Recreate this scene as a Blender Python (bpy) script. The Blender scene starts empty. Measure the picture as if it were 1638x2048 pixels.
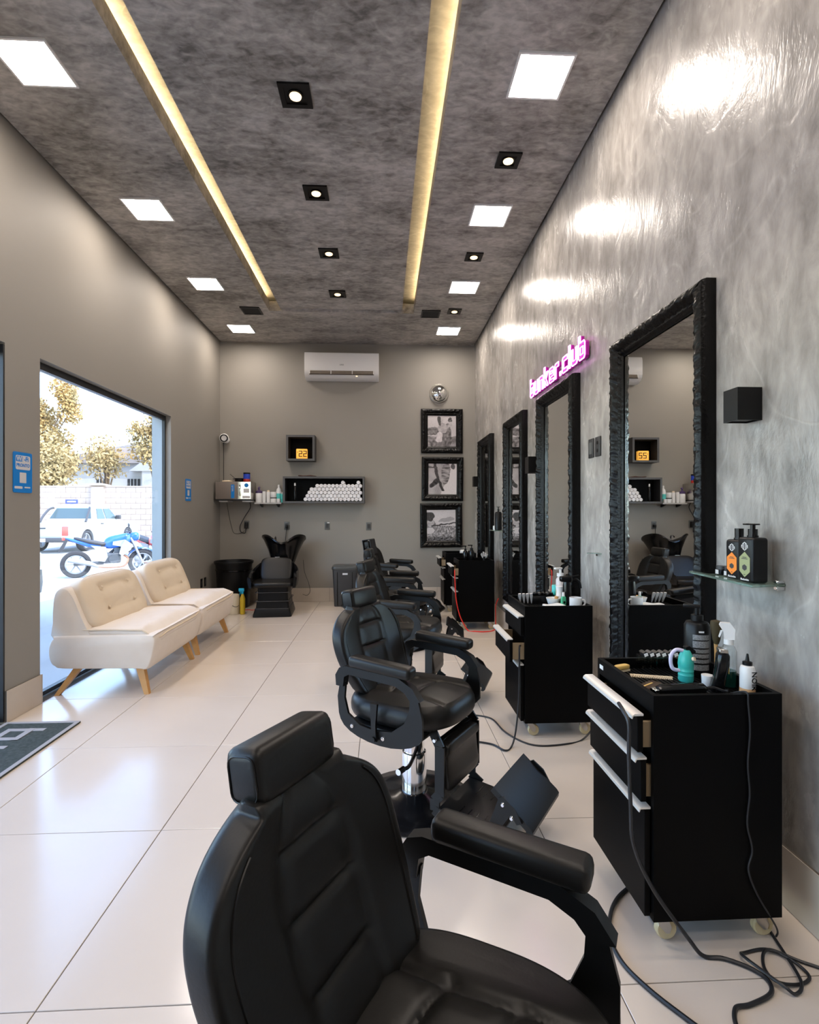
import bpy, bmesh, math, random
from mathutils import Vector, Matrix, noise

# ------------------------------------------------------------------ camera, world, sun, exposure
SC = bpy.context.scene
COL = SC.collection
PI = math.pi
R = math.radians
cam_d = bpy.data.cameras.new('camera'); cam = bpy.data.objects.new('camera', cam_d); COL.objects.link(cam)
cam_d.sensor_fit = 'HORIZONTAL'; cam_d.sensor_width = 36; cam_d.lens = 1045 / 1638 * 36
cam_d.shift_y = -3 / 1638; cam_d.clip_start = 0.02; cam_d.clip_end = 300
cam.location = (0, 0, 1.325); cam.rotation_euler = (R(90), 0, R(-2.85))
SC.camera = cam
SC.view_settings.view_transform = 'Standard'; SC.view_settings.look = 'None'
SC.view_settings.gamma = 1; SC.view_settings.use_curve_mapping = False
SC.view_settings.exposure = 0.15
W = bpy.data.worlds.new('sky'); SC.world = W; W.use_nodes = True
_n = W.node_tree.nodes; _n.clear()
_o = _n.new('ShaderNodeOutputWorld'); _b = _n.new('ShaderNodeBackground'); _s = _n.new('ShaderNodeTexSky')
_s.sky_type = 'NISHITA'; _s.sun_disc = False; _s.sun_elevation = R(52); _s.sun_rotation = R(120)
_s.air_density = 1.0; _s.dust_density = 0.8; _s.ozone_density = 1.0
_b.inputs[1].default_value = 1.35
W.node_tree.links.new(_s.outputs[0], _b.inputs[0]); W.node_tree.links.new(_b.outputs[0], _o.inputs[0])
sun_d = bpy.data.lights.new('sun', 'SUN'); sun_d.energy = 5.0; sun_d.angle = R(0.6); sun_d.color = (1, .93, .82)
sun = bpy.data.objects.new('sun', sun_d); COL.objects.link(sun)
sun.rotation_euler = Vector((-0.50, 0.32, -1.0)).to_track_quat('-Z', 'Y').to_euler()
PANEL_L = 52      # radiance of the ceiling light panels
SPOT_W = 16       # watts of each small spot
try:
    SC.cycles.sample_clamp_indirect = 6.0; SC.cycles.max_bounces = 7; SC.cycles.diffuse_bounces = 4; SC.cycles.glossy_bounces = 4; SC.cycles.transmission_bounces = 6; SC.cycles.adaptive_threshold = .05; SC.cycles.use_denoising = True
except Exception: pass

# ------------------------------------------------------------------ room numbers (metres)
XL, XR, YB, YF, ZC = -2.354, 1.35, 7.66, -2.6, 3.755
rnd = random.Random(7)

# ------------------------------------------------------------------ materials
MATS = {}
def nd(nt, t, **kw):
    n = nt.nodes.new(t)
    for k, v in kw.items(): setattr(n, k, v)
    return n
def mat(name, col=(.5, .5, .5), rough=.5, metal=0., spec=.5, coat=0., noise=None, bump=None, emit=None, trans=0., ior=1.45, alpha=1., rvar=None, aniso=None):
    """noise=(scale, col2, contrast); bump=(scale, strength, dist)"""
    if name in MATS: return MATS[name]
    m = bpy.data.materials.new(name); m.use_nodes = True; nt = m.node_tree
    p = nt.nodes['Principled BSDF']; L = nt.links.new
    p.inputs['Base Color'].default_value = (*col, 1); p.inputs['Roughness'].default_value = rough
    p.inputs['Metallic'].default_value = metal; p.inputs['Specular IOR Level'].default_value = spec
    p.inputs['Coat Weight'].default_value = coat; p.inputs['IOR'].default_value = ior
    p.inputs['Transmission Weight'].default_value = trans; p.inputs['Alpha'].default_value = alpha
    tc = nd(nt, 'ShaderNodeTexCoord')
    if noise or bump or rvar:
        src = tc.outputs['Object']
    if noise:
        t = nd(nt, 'ShaderNodeTexNoise'); t.inputs['Scale'].default_value = noise[0]; t.inputs['Detail'].default_value = 6
        L(src, t.inputs['Vector'])
        r = nd(nt, 'ShaderNodeValToRGB'); c = noise[2] if len(noise) > 2 else .2
        r.color_ramp.elements[0].position = .5 - c; r.color_ramp.elements[1].position = .5 + c
        r.color_ramp.elements[0].color = (*col, 1); r.color_ramp.elements[1].color = (*noise[1], 1)
        L(t.outputs[0], r.inputs[0]); L(r.outputs[0], p.inputs['Base Color'])
    if bump:
        t = nd(nt, 'ShaderNodeTexNoise'); t.inputs['Scale'].default_value = bump[0]; t.inputs['Detail'].default_value = 4
        L(src, t.inputs['Vector'])
        b = nd(nt, 'ShaderNodeBump'); b.inputs['Strength'].default_value = bump[1]; b.inputs['Distance'].default_value = bump[2] if len(bump) > 2 else .01
        L(t.outputs[0], b.inputs['Height']); L(b.outputs[0], p.inputs['Normal'])
    if emit:
        p.inputs['Emission Color'].default_value = (*emit[0], 1); p.inputs['Emission Strength'].default_value = emit[1]
    MATS[name] = m; return m

def cement(name, dark, light, rough, streak=(1, 1, 1), scale=1.0, bstr=.25, rng=(.34, .66), ridge=.16, spec=.5):
    m = bpy.data.materials.new(name); m.use_nodes = True; nt = m.node_tree; L = nt.links.new
    p = nt.nodes['Principled BSDF']; tc = nd(nt, 'ShaderNodeTexCoord')
    mp = nd(nt, 'ShaderNodeMapping'); mp.inputs['Scale'].default_value = streak; L(tc.outputs['Object'], mp.inputs['Vector'])
    a = nd(nt, 'ShaderNodeTexNoise'); a.inputs['Scale'].default_value = .9 * scale; a.inputs['Detail'].default_value = 3; a.inputs['Distortion'].default_value = .6
    b = nd(nt, 'ShaderNodeTexNoise'); b.inputs['Scale'].default_value = 3.4 * scale; b.inputs['Detail'].default_value = 6; b.inputs['Roughness'].default_value = .68; b.inputs['Distortion'].default_value = .45
    c = nd(nt, 'ShaderNodeTexNoise'); c.inputs['Scale'].default_value = 11 * scale; c.inputs['Detail'].default_value = 3; c.inputs['Distortion'].default_value = .5
    for t in (a, b, c): L(mp.outputs[0], t.inputs['Vector'])
    q0 = nd(nt, 'ShaderNodeMix', data_type='FLOAT'); q0.inputs[0].default_value = .52; L(a.outputs[0], q0.inputs[2]); L(b.outputs[0], q0.inputs[3])
    q = nd(nt, 'ShaderNodeMix', data_type='FLOAT'); q.inputs[0].default_value = .30; L(q0.outputs[0], q.inputs[2]); L(c.outputs[0], q.inputs[3])
    rd = nd(nt, 'ShaderNodeTexNoise'); rd.inputs['Scale'].default_value = 1.7 * scale; rd.inputs['Detail'].default_value = 1.5; L(tc.outputs['Object'], rd.inputs['Vector'])
    m1 = nd(nt, 'ShaderNodeMath', operation='SUBTRACT'); m1.inputs[1].default_value = .5; L(rd.outputs[0], m1.inputs[0])
    m2 = nd(nt, 'ShaderNodeMath', operation='ABSOLUTE'); L(m1.outputs[0], m2.inputs[0])
    m3 = nd(nt, 'ShaderNodeMapRange'); m3.inputs[1].default_value = 0; m3.inputs[2].default_value = .016; m3.inputs[3].default_value = ridge; m3.inputs[4].default_value = 0; L(m2.outputs[0], m3.inputs[0])
    ms = nd(nt, 'ShaderNodeMath', operation='MULTIPLY'); L(m3.outputs[0], ms.inputs[0]); L(b.outputs[0], ms.inputs[1])
    ad = nd(nt, 'ShaderNodeMath', operation='ADD'); L(q.outputs[0], ad.inputs[0]); L(ms.outputs[0], ad.inputs[1]); q = ad
    p.inputs['Specular IOR Level'].default_value = spec
    r = nd(nt, 'ShaderNodeValToRGB'); e = r.color_ramp.elements
    e[0].position = rng[0]; e[0].color = (*dark, 1); e[1].position = rng[1]; e[1].color = (*light, 1)
    L(q.outputs[0], r.inputs[0]); L(r.outputs[0], p.inputs['Base Color'])
    rr = nd(nt, 'ShaderNodeMapRange'); rr.inputs[3].default_value = rough * .7; rr.inputs[4].default_value = rough * 1.35
    L(b.outputs[0], rr.inputs[0]); L(rr.outputs[0], p.inputs['Roughness'])
    bp = nd(nt, 'ShaderNodeBump'); bp.inputs['Strength'].default_value = bstr; bp.inputs['Distance'].default_value = .012
    ah = nd(nt, 'ShaderNodeMath', operation='MULTIPLY_ADD'); ah.inputs[1].default_value = 1.6; L(ms.outputs[0], ah.inputs[0]); L(b.outputs[0], ah.inputs[2]); L(ah.outputs[0], bp.inputs['Height']); L(bp.outputs[0], p.inputs['Normal'])
    return m

def glass_mat(name, tint=(.96, .98, 1), gloss=1.0):
    m = bpy.data.materials.new(name); m.use_nodes = True; nt = m.node_tree; nt.nodes.clear(); L = nt.links.new
    o = nd(nt, 'ShaderNodeOutputMaterial'); t = nd(nt, 'ShaderNodeBsdfTransparent'); g = nd(nt, 'ShaderNodeBsdfGlossy')
    g.inputs['Roughness'].default_value = .02; t.inputs[0].default_value = (*tint, 1)
    lw = nd(nt, 'ShaderNodeLayerWeight'); lw.inputs[0].default_value = .5; pw = nd(nt, 'ShaderNodeMath', operation='POWER'); pw.inputs[1].default_value = 5; L(lw.outputs['Facing'], pw.inputs[0])
    f = nd(nt, 'ShaderNodeMath', operation='MULTIPLY_ADD'); f.inputs[1].default_value = .9; f.inputs[2].default_value = .04; L(pw.outputs[0], f.inputs[0])
    mx = nd(nt, 'ShaderNodeMixShader'); L(f.outputs[0], mx.inputs[0]); L(t.outputs[0], mx.inputs[1]); L(g.outputs[0], mx.inputs[2]); L(mx.outputs[0], o.inputs[0])
    MATS[name] = m; return m

def attr_mat(name, rough=.35):
    m = bpy.data.materials.new(name); m.use_nodes = True; nt = m.node_tree
    p = nt.nodes['Principled BSDF']; a = nd(nt, 'ShaderNodeVertexColor'); a.layer_name = 'Col'
    nt.links.new(a.outputs[0], p.inputs['Base Color']); p.inputs['Roughness'].default_value = rough
    return m

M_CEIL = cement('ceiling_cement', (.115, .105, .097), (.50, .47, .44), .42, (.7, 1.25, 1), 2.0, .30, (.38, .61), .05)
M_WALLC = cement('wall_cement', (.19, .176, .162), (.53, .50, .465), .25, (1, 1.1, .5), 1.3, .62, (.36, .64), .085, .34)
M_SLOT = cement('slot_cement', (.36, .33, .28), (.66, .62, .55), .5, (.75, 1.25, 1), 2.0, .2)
M_PAINT = mat('taupe_paint', (.265, .246, .218), .6, noise=(.8, (.288, .268, .24), .3), bump=(220, .05, .002))
M_WHITEP = mat('white_reveal_paint', (.72, .72, .72), .6)
M_EXTP = mat('outer_reveal_paint', (.42, .45, .46), .6)
M_TILE = mat('porcelain_tile', (.63, .545, .47), .17, spec=.85, noise=(1.6, (.70, .62, .545), .3), bump=(3, .02, .004))
M_BASE = mat('porcelain_skirting', (.50, .43, .36), .25, noise=(3, (.62, .55, .47), .3))
M_GROUT = mat('grout', (.11, .095, .08), .9)
M_BLACKF = mat('black_frame_metal', (.012, .013, .015), .35)
M_GLASS = glass_mat('window_glass', (.97, .99, 1))
M_LEATHER = mat('black_leather', (.0065, .006, .0055), .40, spec=.38, bump=(160, .12, .002))
M_LEATHER2 = mat('black_leather_smooth', (.006, .0055, .005), .34, spec=.4, bump=(120, .08, .002))
M_SATIN = mat('black_satin_metal', (.004, .0042, .0045), .40, spec=.4)
M_CHROME = mat('chrome', (.82, .82, .84), .09, metal=1)
M_STEEL = mat('brushed_steel', (.55, .53, .50), .28, metal=1)
M_ALU = mat('aluminium_profile', (.80, .78, .74), .42, metal=.55)
M_CAB = mat('black_laminate', (.0016, .0016, .0018), .5, spec=.09)
M_CABIN = mat('raw_board', (.30, .22, .13), .7)
M_MIRROR = mat('mirror_glass', (.90, .91, .90), .0, metal=1)
M_ORN = mat('glossy_black_ornament', (.003, .0028, .003), .26, spec=.25, bump=(70, .35, .006))
M_GLOSSB = mat('glossy_black_paint', (.006, .006, .007), .18)
M_CREAM = mat('cream_suede', (.74, .65, .56), .85, noise=(9, (.79, .71, .63), .3), bump=(60, .1, .004))
M_CREAM2 = mat('cream_suede_cushion', (.66, .54, .40), .85, noise=(7, (.71, .60, .47), .3), bump=(40, .15, .005))
M_WOOD = mat('light_wood', (.52, .26, .08), .45, noise=(14, (.60, .32, .11), .3))
M_WHITE = mat('white_plastic', (.78, .77, .76), .3)
M_TOWEL = mat('white_terry', (.82, .81, .83), .95, bump=(160, .5, .004))
M_BLKP = mat('black_plastic', (.0055, .0055, .006), .36, spec=.3)
M_BLKG = mat('black_gloss_plastic', (.004, .004, .0045), .17, spec=.4)
M_DGREY = mat('dark_grey_plastic', (.045, .045, .046), .4)
M_SHELF = mat('charcoal_laminate', (.028, .028, .03), .5)
M_SHELFE = mat('grey_edge_band', (.085, .085, .088), .5)
M_GREYP = mat('grey_plastic', (.12, .125, .12), .4)
M_BLUE = mat('bright_blue_card', (.0, .20, .62), .4)
M_OFFW = mat('pale_print', (.62, .60, .60), .5)
M_AMBER = mat('amber_lightbox', (.9, .45, .06), .4, emit=((1, .46, .07), .62))
M_PANEL = mat('light_diffuser', (1, 1, 1), .5, emit=((1.0, .885, .78), PANEL_L))
M_BULB = mat('warm_bulb', (1, 1, 1), .5, emit=((1, .70, .36), 1.7))
M_COVE = mat('warm_led_strip', (1, 1, 1), .5, emit=((1, .76, .40), 26))
M_NEON = mat('pink_neon_tube', (1, .6, 1), .4, emit=((1.0, .30, .95), 3.4))
M_NEON_GLOW = mat('magenta_neon_glow', (.40, .008, .30), .4)  # glow between the neon tubes, put into a plain magenta colour
M_GREENG = mat('green_edge_glass', (.55, .72, .62), .06, trans=.85, ior=1.5)
M_CLEAR = glass_mat('clear_acrylic', (.93, .95, .95))
M_TEAL = mat('teal_plastic', (.05, .52, .46), .3)
M_LILAC = mat('lilac_plastic', (.70, .66, .90), .35)
M_RED = mat('red_cable', (.75, .03, .02), .45)
M_CORD = mat('black_cord', (.012, .013, .016), .4)
M_GREYCORD = mat('grey_cord', (.016, .016, .018), .5)
M_YELLOW = mat('pale_yellow_plastic', (.75, .50, .15), .4)
M_BEIGE = mat('beige_plastic', (.80, .66, .48), .45)
M_ORANGE = mat('orange_label', (.90, .26, .03), .45)
M_SAGE = mat('sage_label', (.33, .36, .18), .45)
M_SILVERT = mat('print_silver', (.75, .75, .75), .4)
M_PURPLE = mat('purple_plastic', (.07, .04, .12), .4)
M_AQUA = mat('aqua_label', (.10, .55, .50), .4)
M_CYAN = mat('cyan_plastic', (.02, .45, .70), .4)
M_LIMEY = mat('yellow_bottle', (.62, .42, .02), .4)
M_PRINT = attr_mat('photo_print', .25)
M_LIQ = mat('dark_green_liquid', (.01, .10, .08), .1, trans=.4)
M_CASTER = mat('amber_polyurethane', (.62, .50, .30), .2, trans=.12, ior=1.4)

# ------------------------------------------------------------------ mesh helpers
def V(*a): return Vector(a)
def _apply(bm, vs, M):
    if M is not None:
        for v in vs: v.co = M @ v.co
def box(bm, x0, x1, y0, y1, z0, z1, bev=0., seg=2, M=None):
    r = bmesh.ops.create_cube(bm, size=1.0)['verts']
    for v in r:
        v.co = V(x0 + (v.co.x + .5) * (x1 - x0), y0 + (v.co.y + .5) * (y1 - y0), z0 + (v.co.z + .5) * (z1 - z0))
    if bev:
        es = list({e for v in r for e in v.link_edges})
        q = bmesh.ops.bevel(bm, geom=es, offset=bev, segments=seg, affect='EDGES', profile=.5)
        r = list({v for f in q['faces'] for v in f.verts} | {v for v in r if v.is_valid})
    _apply(bm, r, M); return bm
def plane(bm, x0, x1, y0, y1, z):
    bm.faces.new([bm.verts.new(p) for p in ((x0, y0, z), (x0, y1, z), (x1, y1, z), (x1, y0, z))])
    return bm
def loft(bm, rings, cap=True, closed=True, M=None):
    vs = [[bm.verts.new(Vector(p) if M is None else M @ Vector(p)) for p in r] for r in rings]
    n = len(vs[0])
    for a, b in zip(vs[:-1], vs[1:]):
        for i in range(n if closed else n - 1):
            j = (i + 1) % n
            bm.faces.new((a[i], a[j], b[j], b[i]))
    if cap and closed:
        bm.faces.new(list(reversed(vs[0]))); bm.faces.new(vs[-1])
    return vs
def circ(c, r, n, ax=2, ph=0., ry=None):
    ry = r if ry is None else ry; o = []
    for i in range(n):
        a = 2 * PI * i / n + ph; u, w = r * math.cos(a), ry * math.sin(a)
        o.append(V(c[0] + u, c[1] + w, c[2]) if ax == 2 else V(c[0], c[1] + u, c[2] + w) if ax == 0 else V(c[0] + w, c[1], c[2] + u))
    return o
def cyl(bm, p0, p1, r0, r1=None, n=16, M=None):
    p0, p1 = Vector(p0), Vector(p1); r1 = r0 if r1 is None else r1
    q = (p1 - p0).to_track_quat('Z', 'Y').to_matrix(); rings = []
    for p, r in ((p0, r0), (p1, r1)):
        rings.append([p + q @ V(r * math.cos(2 * PI * i / n), r * math.sin(2 * PI * i / n), 0) for i in range(n)])
    loft(bm, rings, M=M); return bm
def lathe(bm, prof, c=(0, 0, 0), n=24, M=None, sy=1.0):
    rings = [[V(c[0] + r * math.cos(2 * PI * i / n), c[1] + sy * r * math.sin(2 * PI * i / n), c[2] + z) for i in range(n)] for r, z in prof]
    loft(bm, rings, M=M); return bm
def smooth_path(pts, k=6, closed=False):
    P = [Vector(p) for p in pts]; n = len(P); out = []
    for i in range(n if closed else n - 1):
        p0 = P[(i - 1) % n] if closed or i > 0 else P[i]; p1 = P[i]; p2 = P[(i + 1) % n]; p3 = P[(i + 2) % n] if closed or i + 2 < n else p2
        for j in range(k):
            t = j / k
            out.append(.5 * ((2 * p1) + (p2 - p0) * t + (2 * p0 - 5 * p1 + 4 * p2 - p3) * t * t + (3 * p1 - p0 - 3 * p2 + p3) * t ** 3))
    if not closed: out.append(P[-1])
    return out
def tube(bm, pts, r, n=8, closed=False, M=None):
    P = [Vector(p) for p in pts]; m = len(P); rings = []; up = None
    for i in range(m):
        if closed: t = P[(i + 1) % m] - P[i - 1]
        else: t = P[min(i + 1, m - 1)] - P[max(i - 1, 0)]
        if t.length < 1e-9: t = V(0, 0, 1)
        t.normalize()
        if up is None: up = t.orthogonal().normalized()
        else:
            up = up - t * up.dot(t)
            up = up.normalized() if up.length > 1e-6 else t.orthogonal().normalized()
        w = t.cross(up); rr = r[i] if isinstance(r, (list, tuple)) else r
        rings.append([P[i] + rr * (up * math.cos(2 * PI * k / n) + w * math.sin(2 * PI * k / n)) for k in range(n)])
    if closed:
        vs = [[bm.verts.new(p if M is None else M @ p) for p in rr] for rr in rings]
        for i in range(m):
            a, b = vs[i], vs[(i + 1) % m]
            for k in range(n): bm.faces.new((a[k], a[(k + 1) % n], b[(k + 1) % n], b[k]))
    else: loft(bm, rings, M=M)
    return bm
def prism(bm, pts, f0, f1, M=None):
    """pts 2-D polygon; f0 / f1 map a 2-D point to 3-D on each side"""
    a = [bm.verts.new(Vector(f0(*p)) if M is None else M @ Vector(f0(*p))) for p in pts]
    b = [bm.verts.new(Vector(f1(*p)) if M is None else M @ Vector(f1(*p))) for p in pts]
    n = len(pts)
    bm.faces.new(list(reversed(a))); bm.faces.new(b)
    for i in range(n): bm.faces.new((a[i], a[(i + 1) % n], b[(i + 1) % n], b[i]))
    return bm
def xz(bm, pts, y0, y1, M=None): return prism(bm, pts, lambda x, z: (x, y0, z), lambda x, z: (x, y1, z), M)
def xy(bm, pts, z0, z1, M=None): return prism(bm, pts, lambda x, y: (x, y, z0), lambda x, y: (x, y, z1), M)
def yz(bm, pts, x0, x1, M=None): return prism(bm, pts, lambda y, z: (x0, y, z), lambda y, z: (x1, y, z), M)
def spw(c, e): return math.copysign(abs(c) ** e, c)
def superq(bm, c, s, e1=.4, e2=.4, nu=24, nv=16, M=None, fn=None):
    """super-ellipsoid cushion; s = half sizes; fn(Vector local)->Vector"""
    rings = []
    for j in range(nv + 1):
        b = -PI / 2 + PI * (j + .02) / (nv + .04); cb, sb = spw(math.cos(b), e1), spw(math.sin(b), e1); r = []
        for i in range(nu):
            a = 2 * PI * i / nu
            p = V(s[0] * cb * spw(math.cos(a), e2), s[1] * cb * spw(math.sin(a), e2), s[2] * sb)
            if fn: p = fn(p)
            r.append(V(*c) + p)
        rings.append(r)
    loft(bm, rings, M=M); return bm
def rrect(w, h, r, n=4, cx=0, cy=0):
    o = []
    for (sx, sy, a0) in ((1, 1, 0), (-1, 1, 90), (-1, -1, 180), (1, -1, 270)):
        for k in range(n + 1):
            a = R(a0 + 90 * k / n); o.append((cx + sx * (w / 2 - r) + r * math.cos(a), cy + sy * (h / 2 - r) + r * math.sin(a)))
    return o
def mk(name, bm, m, parent=None, ang=38, smooth=True, loc=None):
    bmesh.ops.recalc_face_normals(bm, faces=bm.faces[:])
    me = bpy.data.meshes.new(name); bm.to_mesh(me); bm.free()
    if m is not None: me.materials.append(m)
    if smooth:
        me.polygons.foreach_set('use_smooth', [True] * len(me.polygons)); me.set_sharp_from_angle(angle=R(ang))
    o = bpy.data.objects.new(name, me); COL.objects.link(o)
    if parent is not None: o.parent = parent
    if loc is not None: o.location = loc
    return o
def B(): return bmesh.new()
def tag(o, label, cat, group=None):
    o['label'] = label; o['category'] = cat
    if group: o['group'] = group
    return o
def thing(name, label, cat, loc=(0, 0, 0), rotz=0., group=None):
    o = bpy.data.objects.new(name, None); COL.objects.link(o); o.empty_display_size = .1
    o.location = loc; o.rotation_euler = (0, 0, rotz); return tag(o, label, cat, group)
def struct(name, bm, m, parent=None, **kw):
    o = mk(name, bm, m, parent, **kw); o['kind'] = 'structure'; return o
def dup(root, loc, rotz=None, label=None, group=None):
    r = root.copy(); COL.objects.link(r); r.location = loc
    if rotz is not None: r.rotation_euler = (0, 0, rotz)
    if label: r['label'] = label
    if group: r['group'] = group
    for ch in list(root.children):
        c = ch.copy(); COL.objects.link(c); c.parent = r
        for g in list(ch.children):
            d = g.copy(); COL.objects.link(d); d.parent = c
    return r
def inst(name, me, parent, loc, rot=(0, 0, 0), scale=None):
    o = bpy.data.objects.new(name, me); COL.objects.link(o); o.parent = parent; o.location = loc; o.rotation_euler = rot
    if scale: o.scale = scale
    return o
def text(name, body, size, m, parent, M, ext=.0006, bold=0., sx=1.0):
    c = bpy.data.curves.new(name, 'FONT'); c.body = body; c.size = size; c.extrude = ext; c.offset = bold; c.align_x = 'CENTER'; c.align_y = 'CENTER'; c.resolution_u = 2
    t = bpy.data.objects.new(name, c); COL.objects.link(t)
    bpy.context.view_layer.update()
    me = bpy.data.meshes.new_from_object(t.evaluated_get(bpy.context.evaluated_depsgraph_get()))
    bpy.data.objects.remove(t); bpy.data.curves.remove(c)
    me.transform(M @ Matrix.Diagonal((sx, 1, 1, 1))); me.materials.clear(); me.materials.append(m); me.name = name
    o = bpy.data.objects.new(name, me); COL.objects.link(o); o.parent = parent; return o
def basis(o, ex, ey, ez): # local x,y,z axes -> matrix
    return Matrix(((ex[0], ey[0], ez[0], o[0]), (ex[1], ey[1], ez[1], o[1]), (ex[2], ey[2], ez[2], o[2]), (0, 0, 0, 1)))
def T(x, y, z): return Matrix.Translation((x, y, z))
def RX(a): return Matrix.Rotation(R(a), 4, 'X')
def RY(a): return Matrix.Rotation(R(a), 4, 'Y')
def RZ(a): return Matrix.Rotation(R(a), 4, 'Z')

# ------------------------------------------------------------------ the room shell
ZT = 3.96
bm = B()
WT = .18
for (y0, y1, z0, z1) in ((5.918, YB + .15, 0, ZT), (3.374, 3.707, 0, 2.37), (3.374, 5.918, 2.37, ZT), (1.25, 1.55, 0, 2.37), (-1.6, 3.374, 2.37, ZT), (YF - .15, -1.6, 0, ZT)):
    box(bm, XL - WT, XL, y0, y1, z0 - (.25 if z0 == 0 else 0), z1)
wall_left = struct('wall_left', bm, M_PAINT, smooth=False)
bm = B(); box(bm, XL, XR, YB, YB + .15, -.25, ZT); struct('wall_back', bm, M_PAINT, smooth=False)
bm = B(); box(bm, XR, XR + .15, YF - .15, YB + .15, -.25, ZT); wall_right = struct('wall_right', bm, M_WALLC, smooth=False)
bm = B(); box(bm, XL, XR, YF - .15, YF, -.25, ZT); struct('wall_front', bm, M_PAINT, smooth=False)
bm = B(); box(bm, XL - 1.1, XR + .3, YF - .3, YB + .3, ZT, ZT + .25); struct('roof', bm, M_PAINT, smooth=False)  # unseen slab, made thick and overhanging to keep the sun out

# floor: a grout bed and one tile per object
TS = .785
bm = B(); box(bm, XL - WT, XR, YF, YB, -.25, -.004); floor = struct('floor', bm, M_GROUT, smooth=False)
xs = [XL] + [.65 - TS * k for k in range(4, -1, -1) if .65 - TS * k > XL] + [XR]
ys = [YF] + [1.43 + TS * k for k in range(-6, 9) if YF < 1.43 + TS * k < YB] + [YB]
cache = {}
def bev_tile(w, d, h=.004):
    k = (round(w, 3), round(d, 3))
    if k not in cache:
        b = B(); g = .0016
        box(b, g, w - g, g, d - g, -.0, h - .0004); bmesh.ops.bevel(b, geom=[e for e in b.edges if all(v.co.z > .002 for v in e.verts)], offset=.0012, segments=1, affect='EDGES')
        o = mk('tile', b, M_TILE, smooth=False); cache[k] = o.data; bpy.data.objects.remove(o)
    return cache[k]
for i in range(len(xs) - 1):
    for j in range(len(ys) - 1):
        w, d = xs[i + 1] - xs[i], ys[j + 1] - ys[j]
        if w < .02 or d < .02: continue
        inst('tile', bev_tile(w, d), floor, (xs[i], ys[j], -.004))

# skirting: a bed strip and tiles
def skirting(name, p0, p1, h=.2, t=.012, n_in=(1, 0)):
    p0, p1 = Vector((*p0, 0)), Vector((*p1, 0)); L = (p1 - p0).length; d = (p1 - p0) / L; nrm = Vector((*n_in, 0))
    M = basis(p0, d, nrm, (0, 0, 1))
    b = B(); box(b, 0, L, 0, t - .003, 0, h - .001, M=M); base = struct(name, b, M_GROUT, smooth=False)
    k = 0; 
    while k < L - .01:
        w = min(TS, L - k)
        b = B(); box(b, k + .0012, k + w - .0012, t - .003, t, .001, h, bev=.0008, seg=1, M=M); mk('tile', b, M_BASE, base, smooth=False)
        k += TS
    return base
skirting('baseboard_back', (XL, YB), (XR, YB), n_in=(0, -1))
skirting('baseboard_right', (XR, YF), (XR, YB - .012), n_in=(-1, 0))
skirting('baseboard_left', (XL, 5.918), (XL, YB - .012), n_in=(1, 0))
skirting('baseboard_pier', (XL, 3.374), (XL, 3.707), n_in=(1, 0))
# pier skirting turns the corner into the window reveal
bm = B(); box(bm, XL - .07, XL + .012, 3.707, 3.716, .001, .2); struct('trim_1', bm, M_BASE, smooth=False)

# ceiling: outer field with a raised centre panel and two lit slots
SX0, SX1, SX2, SX3, SYE = -1.39, -1.255, .23, .375, 6.44
g = .018
bm = B()
box(bm, XL + g, SX0, YF, YB - .004, ZC, ZC + .12); box(bm, SX3, XR - g, YF, YB - .004, ZC, ZC + .12); box(bm, SX0, SX3, SYE, YB - .004, ZC, ZC + .12); box(bm, SX0, SX3, YF, -1.8, ZC, ZC + .12)
ceiling = struct('ceiling', bm, M_CEIL, smooth=False)
bm = B(); box(bm, SX1, SX2, -1.75, SYE - .012, ZC + .03, ZC + .07); struct('centre_panel', bm, M_CEIL, ceiling, smooth=False)
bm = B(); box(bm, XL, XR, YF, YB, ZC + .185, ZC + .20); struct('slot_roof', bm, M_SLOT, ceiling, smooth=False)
for x in (SX0 - .05, SX3 + .05):
    bm = B(); box(bm, x - .008, x + .008, -1.7, SYE - .02, ZC + .1205, ZC + .128); struct('led_strip', bm, M_COVE, ceiling, smooth=False)

# window 1 and the glazed entrance
def glazing(name, y0, y1, z1, mull=()):
    b = B(); xf = XL - .085; w = .028; z0 = .012
    box(b, xf, xf + .03, y0, y1, z0, z0 + .03); box(b, xf, xf + .03, y0, y1, z1 - .05, z1); box(b, xf, xf + .03, y0, y0 + w, z0 + .03, z1 - .05); box(b, xf, xf + .03, y1 - w, y1, z0 + .03, z1 - .05)
    for m in mull: box(b, xf, xf + .03, m - .025, m + .025, z0 + .03, z1 - .05)
    o = struct(name, b, M_BLACKF, smooth=False)
    ed = [y0 + w] + [q for m in mull for q in (m - .025, m + .025)] + [y1 - w]
    for k in range(0, len(ed), 2):
        b = B(); box(b, xf + .012, xf + .018, ed[k], ed[k + 1], z0 + .03, z1 - .05); struct('pane', b, M_GLASS, o, smooth=False)
    return o
glazing('window_1', 3.709, 5.916, 2.368)
glazing('door_1', 1.552, 3.372, 2.358, (2.46,))
glazing('added_window', -1.598, 1.248, 2.358, (-.18,))  # unseen window, added to bring more sky light into the room
bm = B(); box(bm, XL - .05, XL - .035, 2.54, 2.57, .85, 1.35, .004); struct('pull_handle', bm, M_STEEL, bpy.data.objects['door_1'])
bm = B(); box(bm, XL - .16, XL - .001, 3.360, 3.3735, .012, 2.358); struct('jamb', bm, M_BLACKF, bpy.data.objects['door_1'], smooth=False)
# pale outer reveals of the big window
bm = B(); box(bm, XL - WT - .02, XL - .088, 5.906, 5.9175, -.05, 2.369); box(bm, XL - WT - .02, XL - .088, 3.7075, 3.716, -.05, 2.369); box(bm, XL - WT - .02, XL - .088, 3.716, 5.906, 2.357, 2.3695)
struct('trim_2', bm, M_EXTP, smooth=False)

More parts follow.
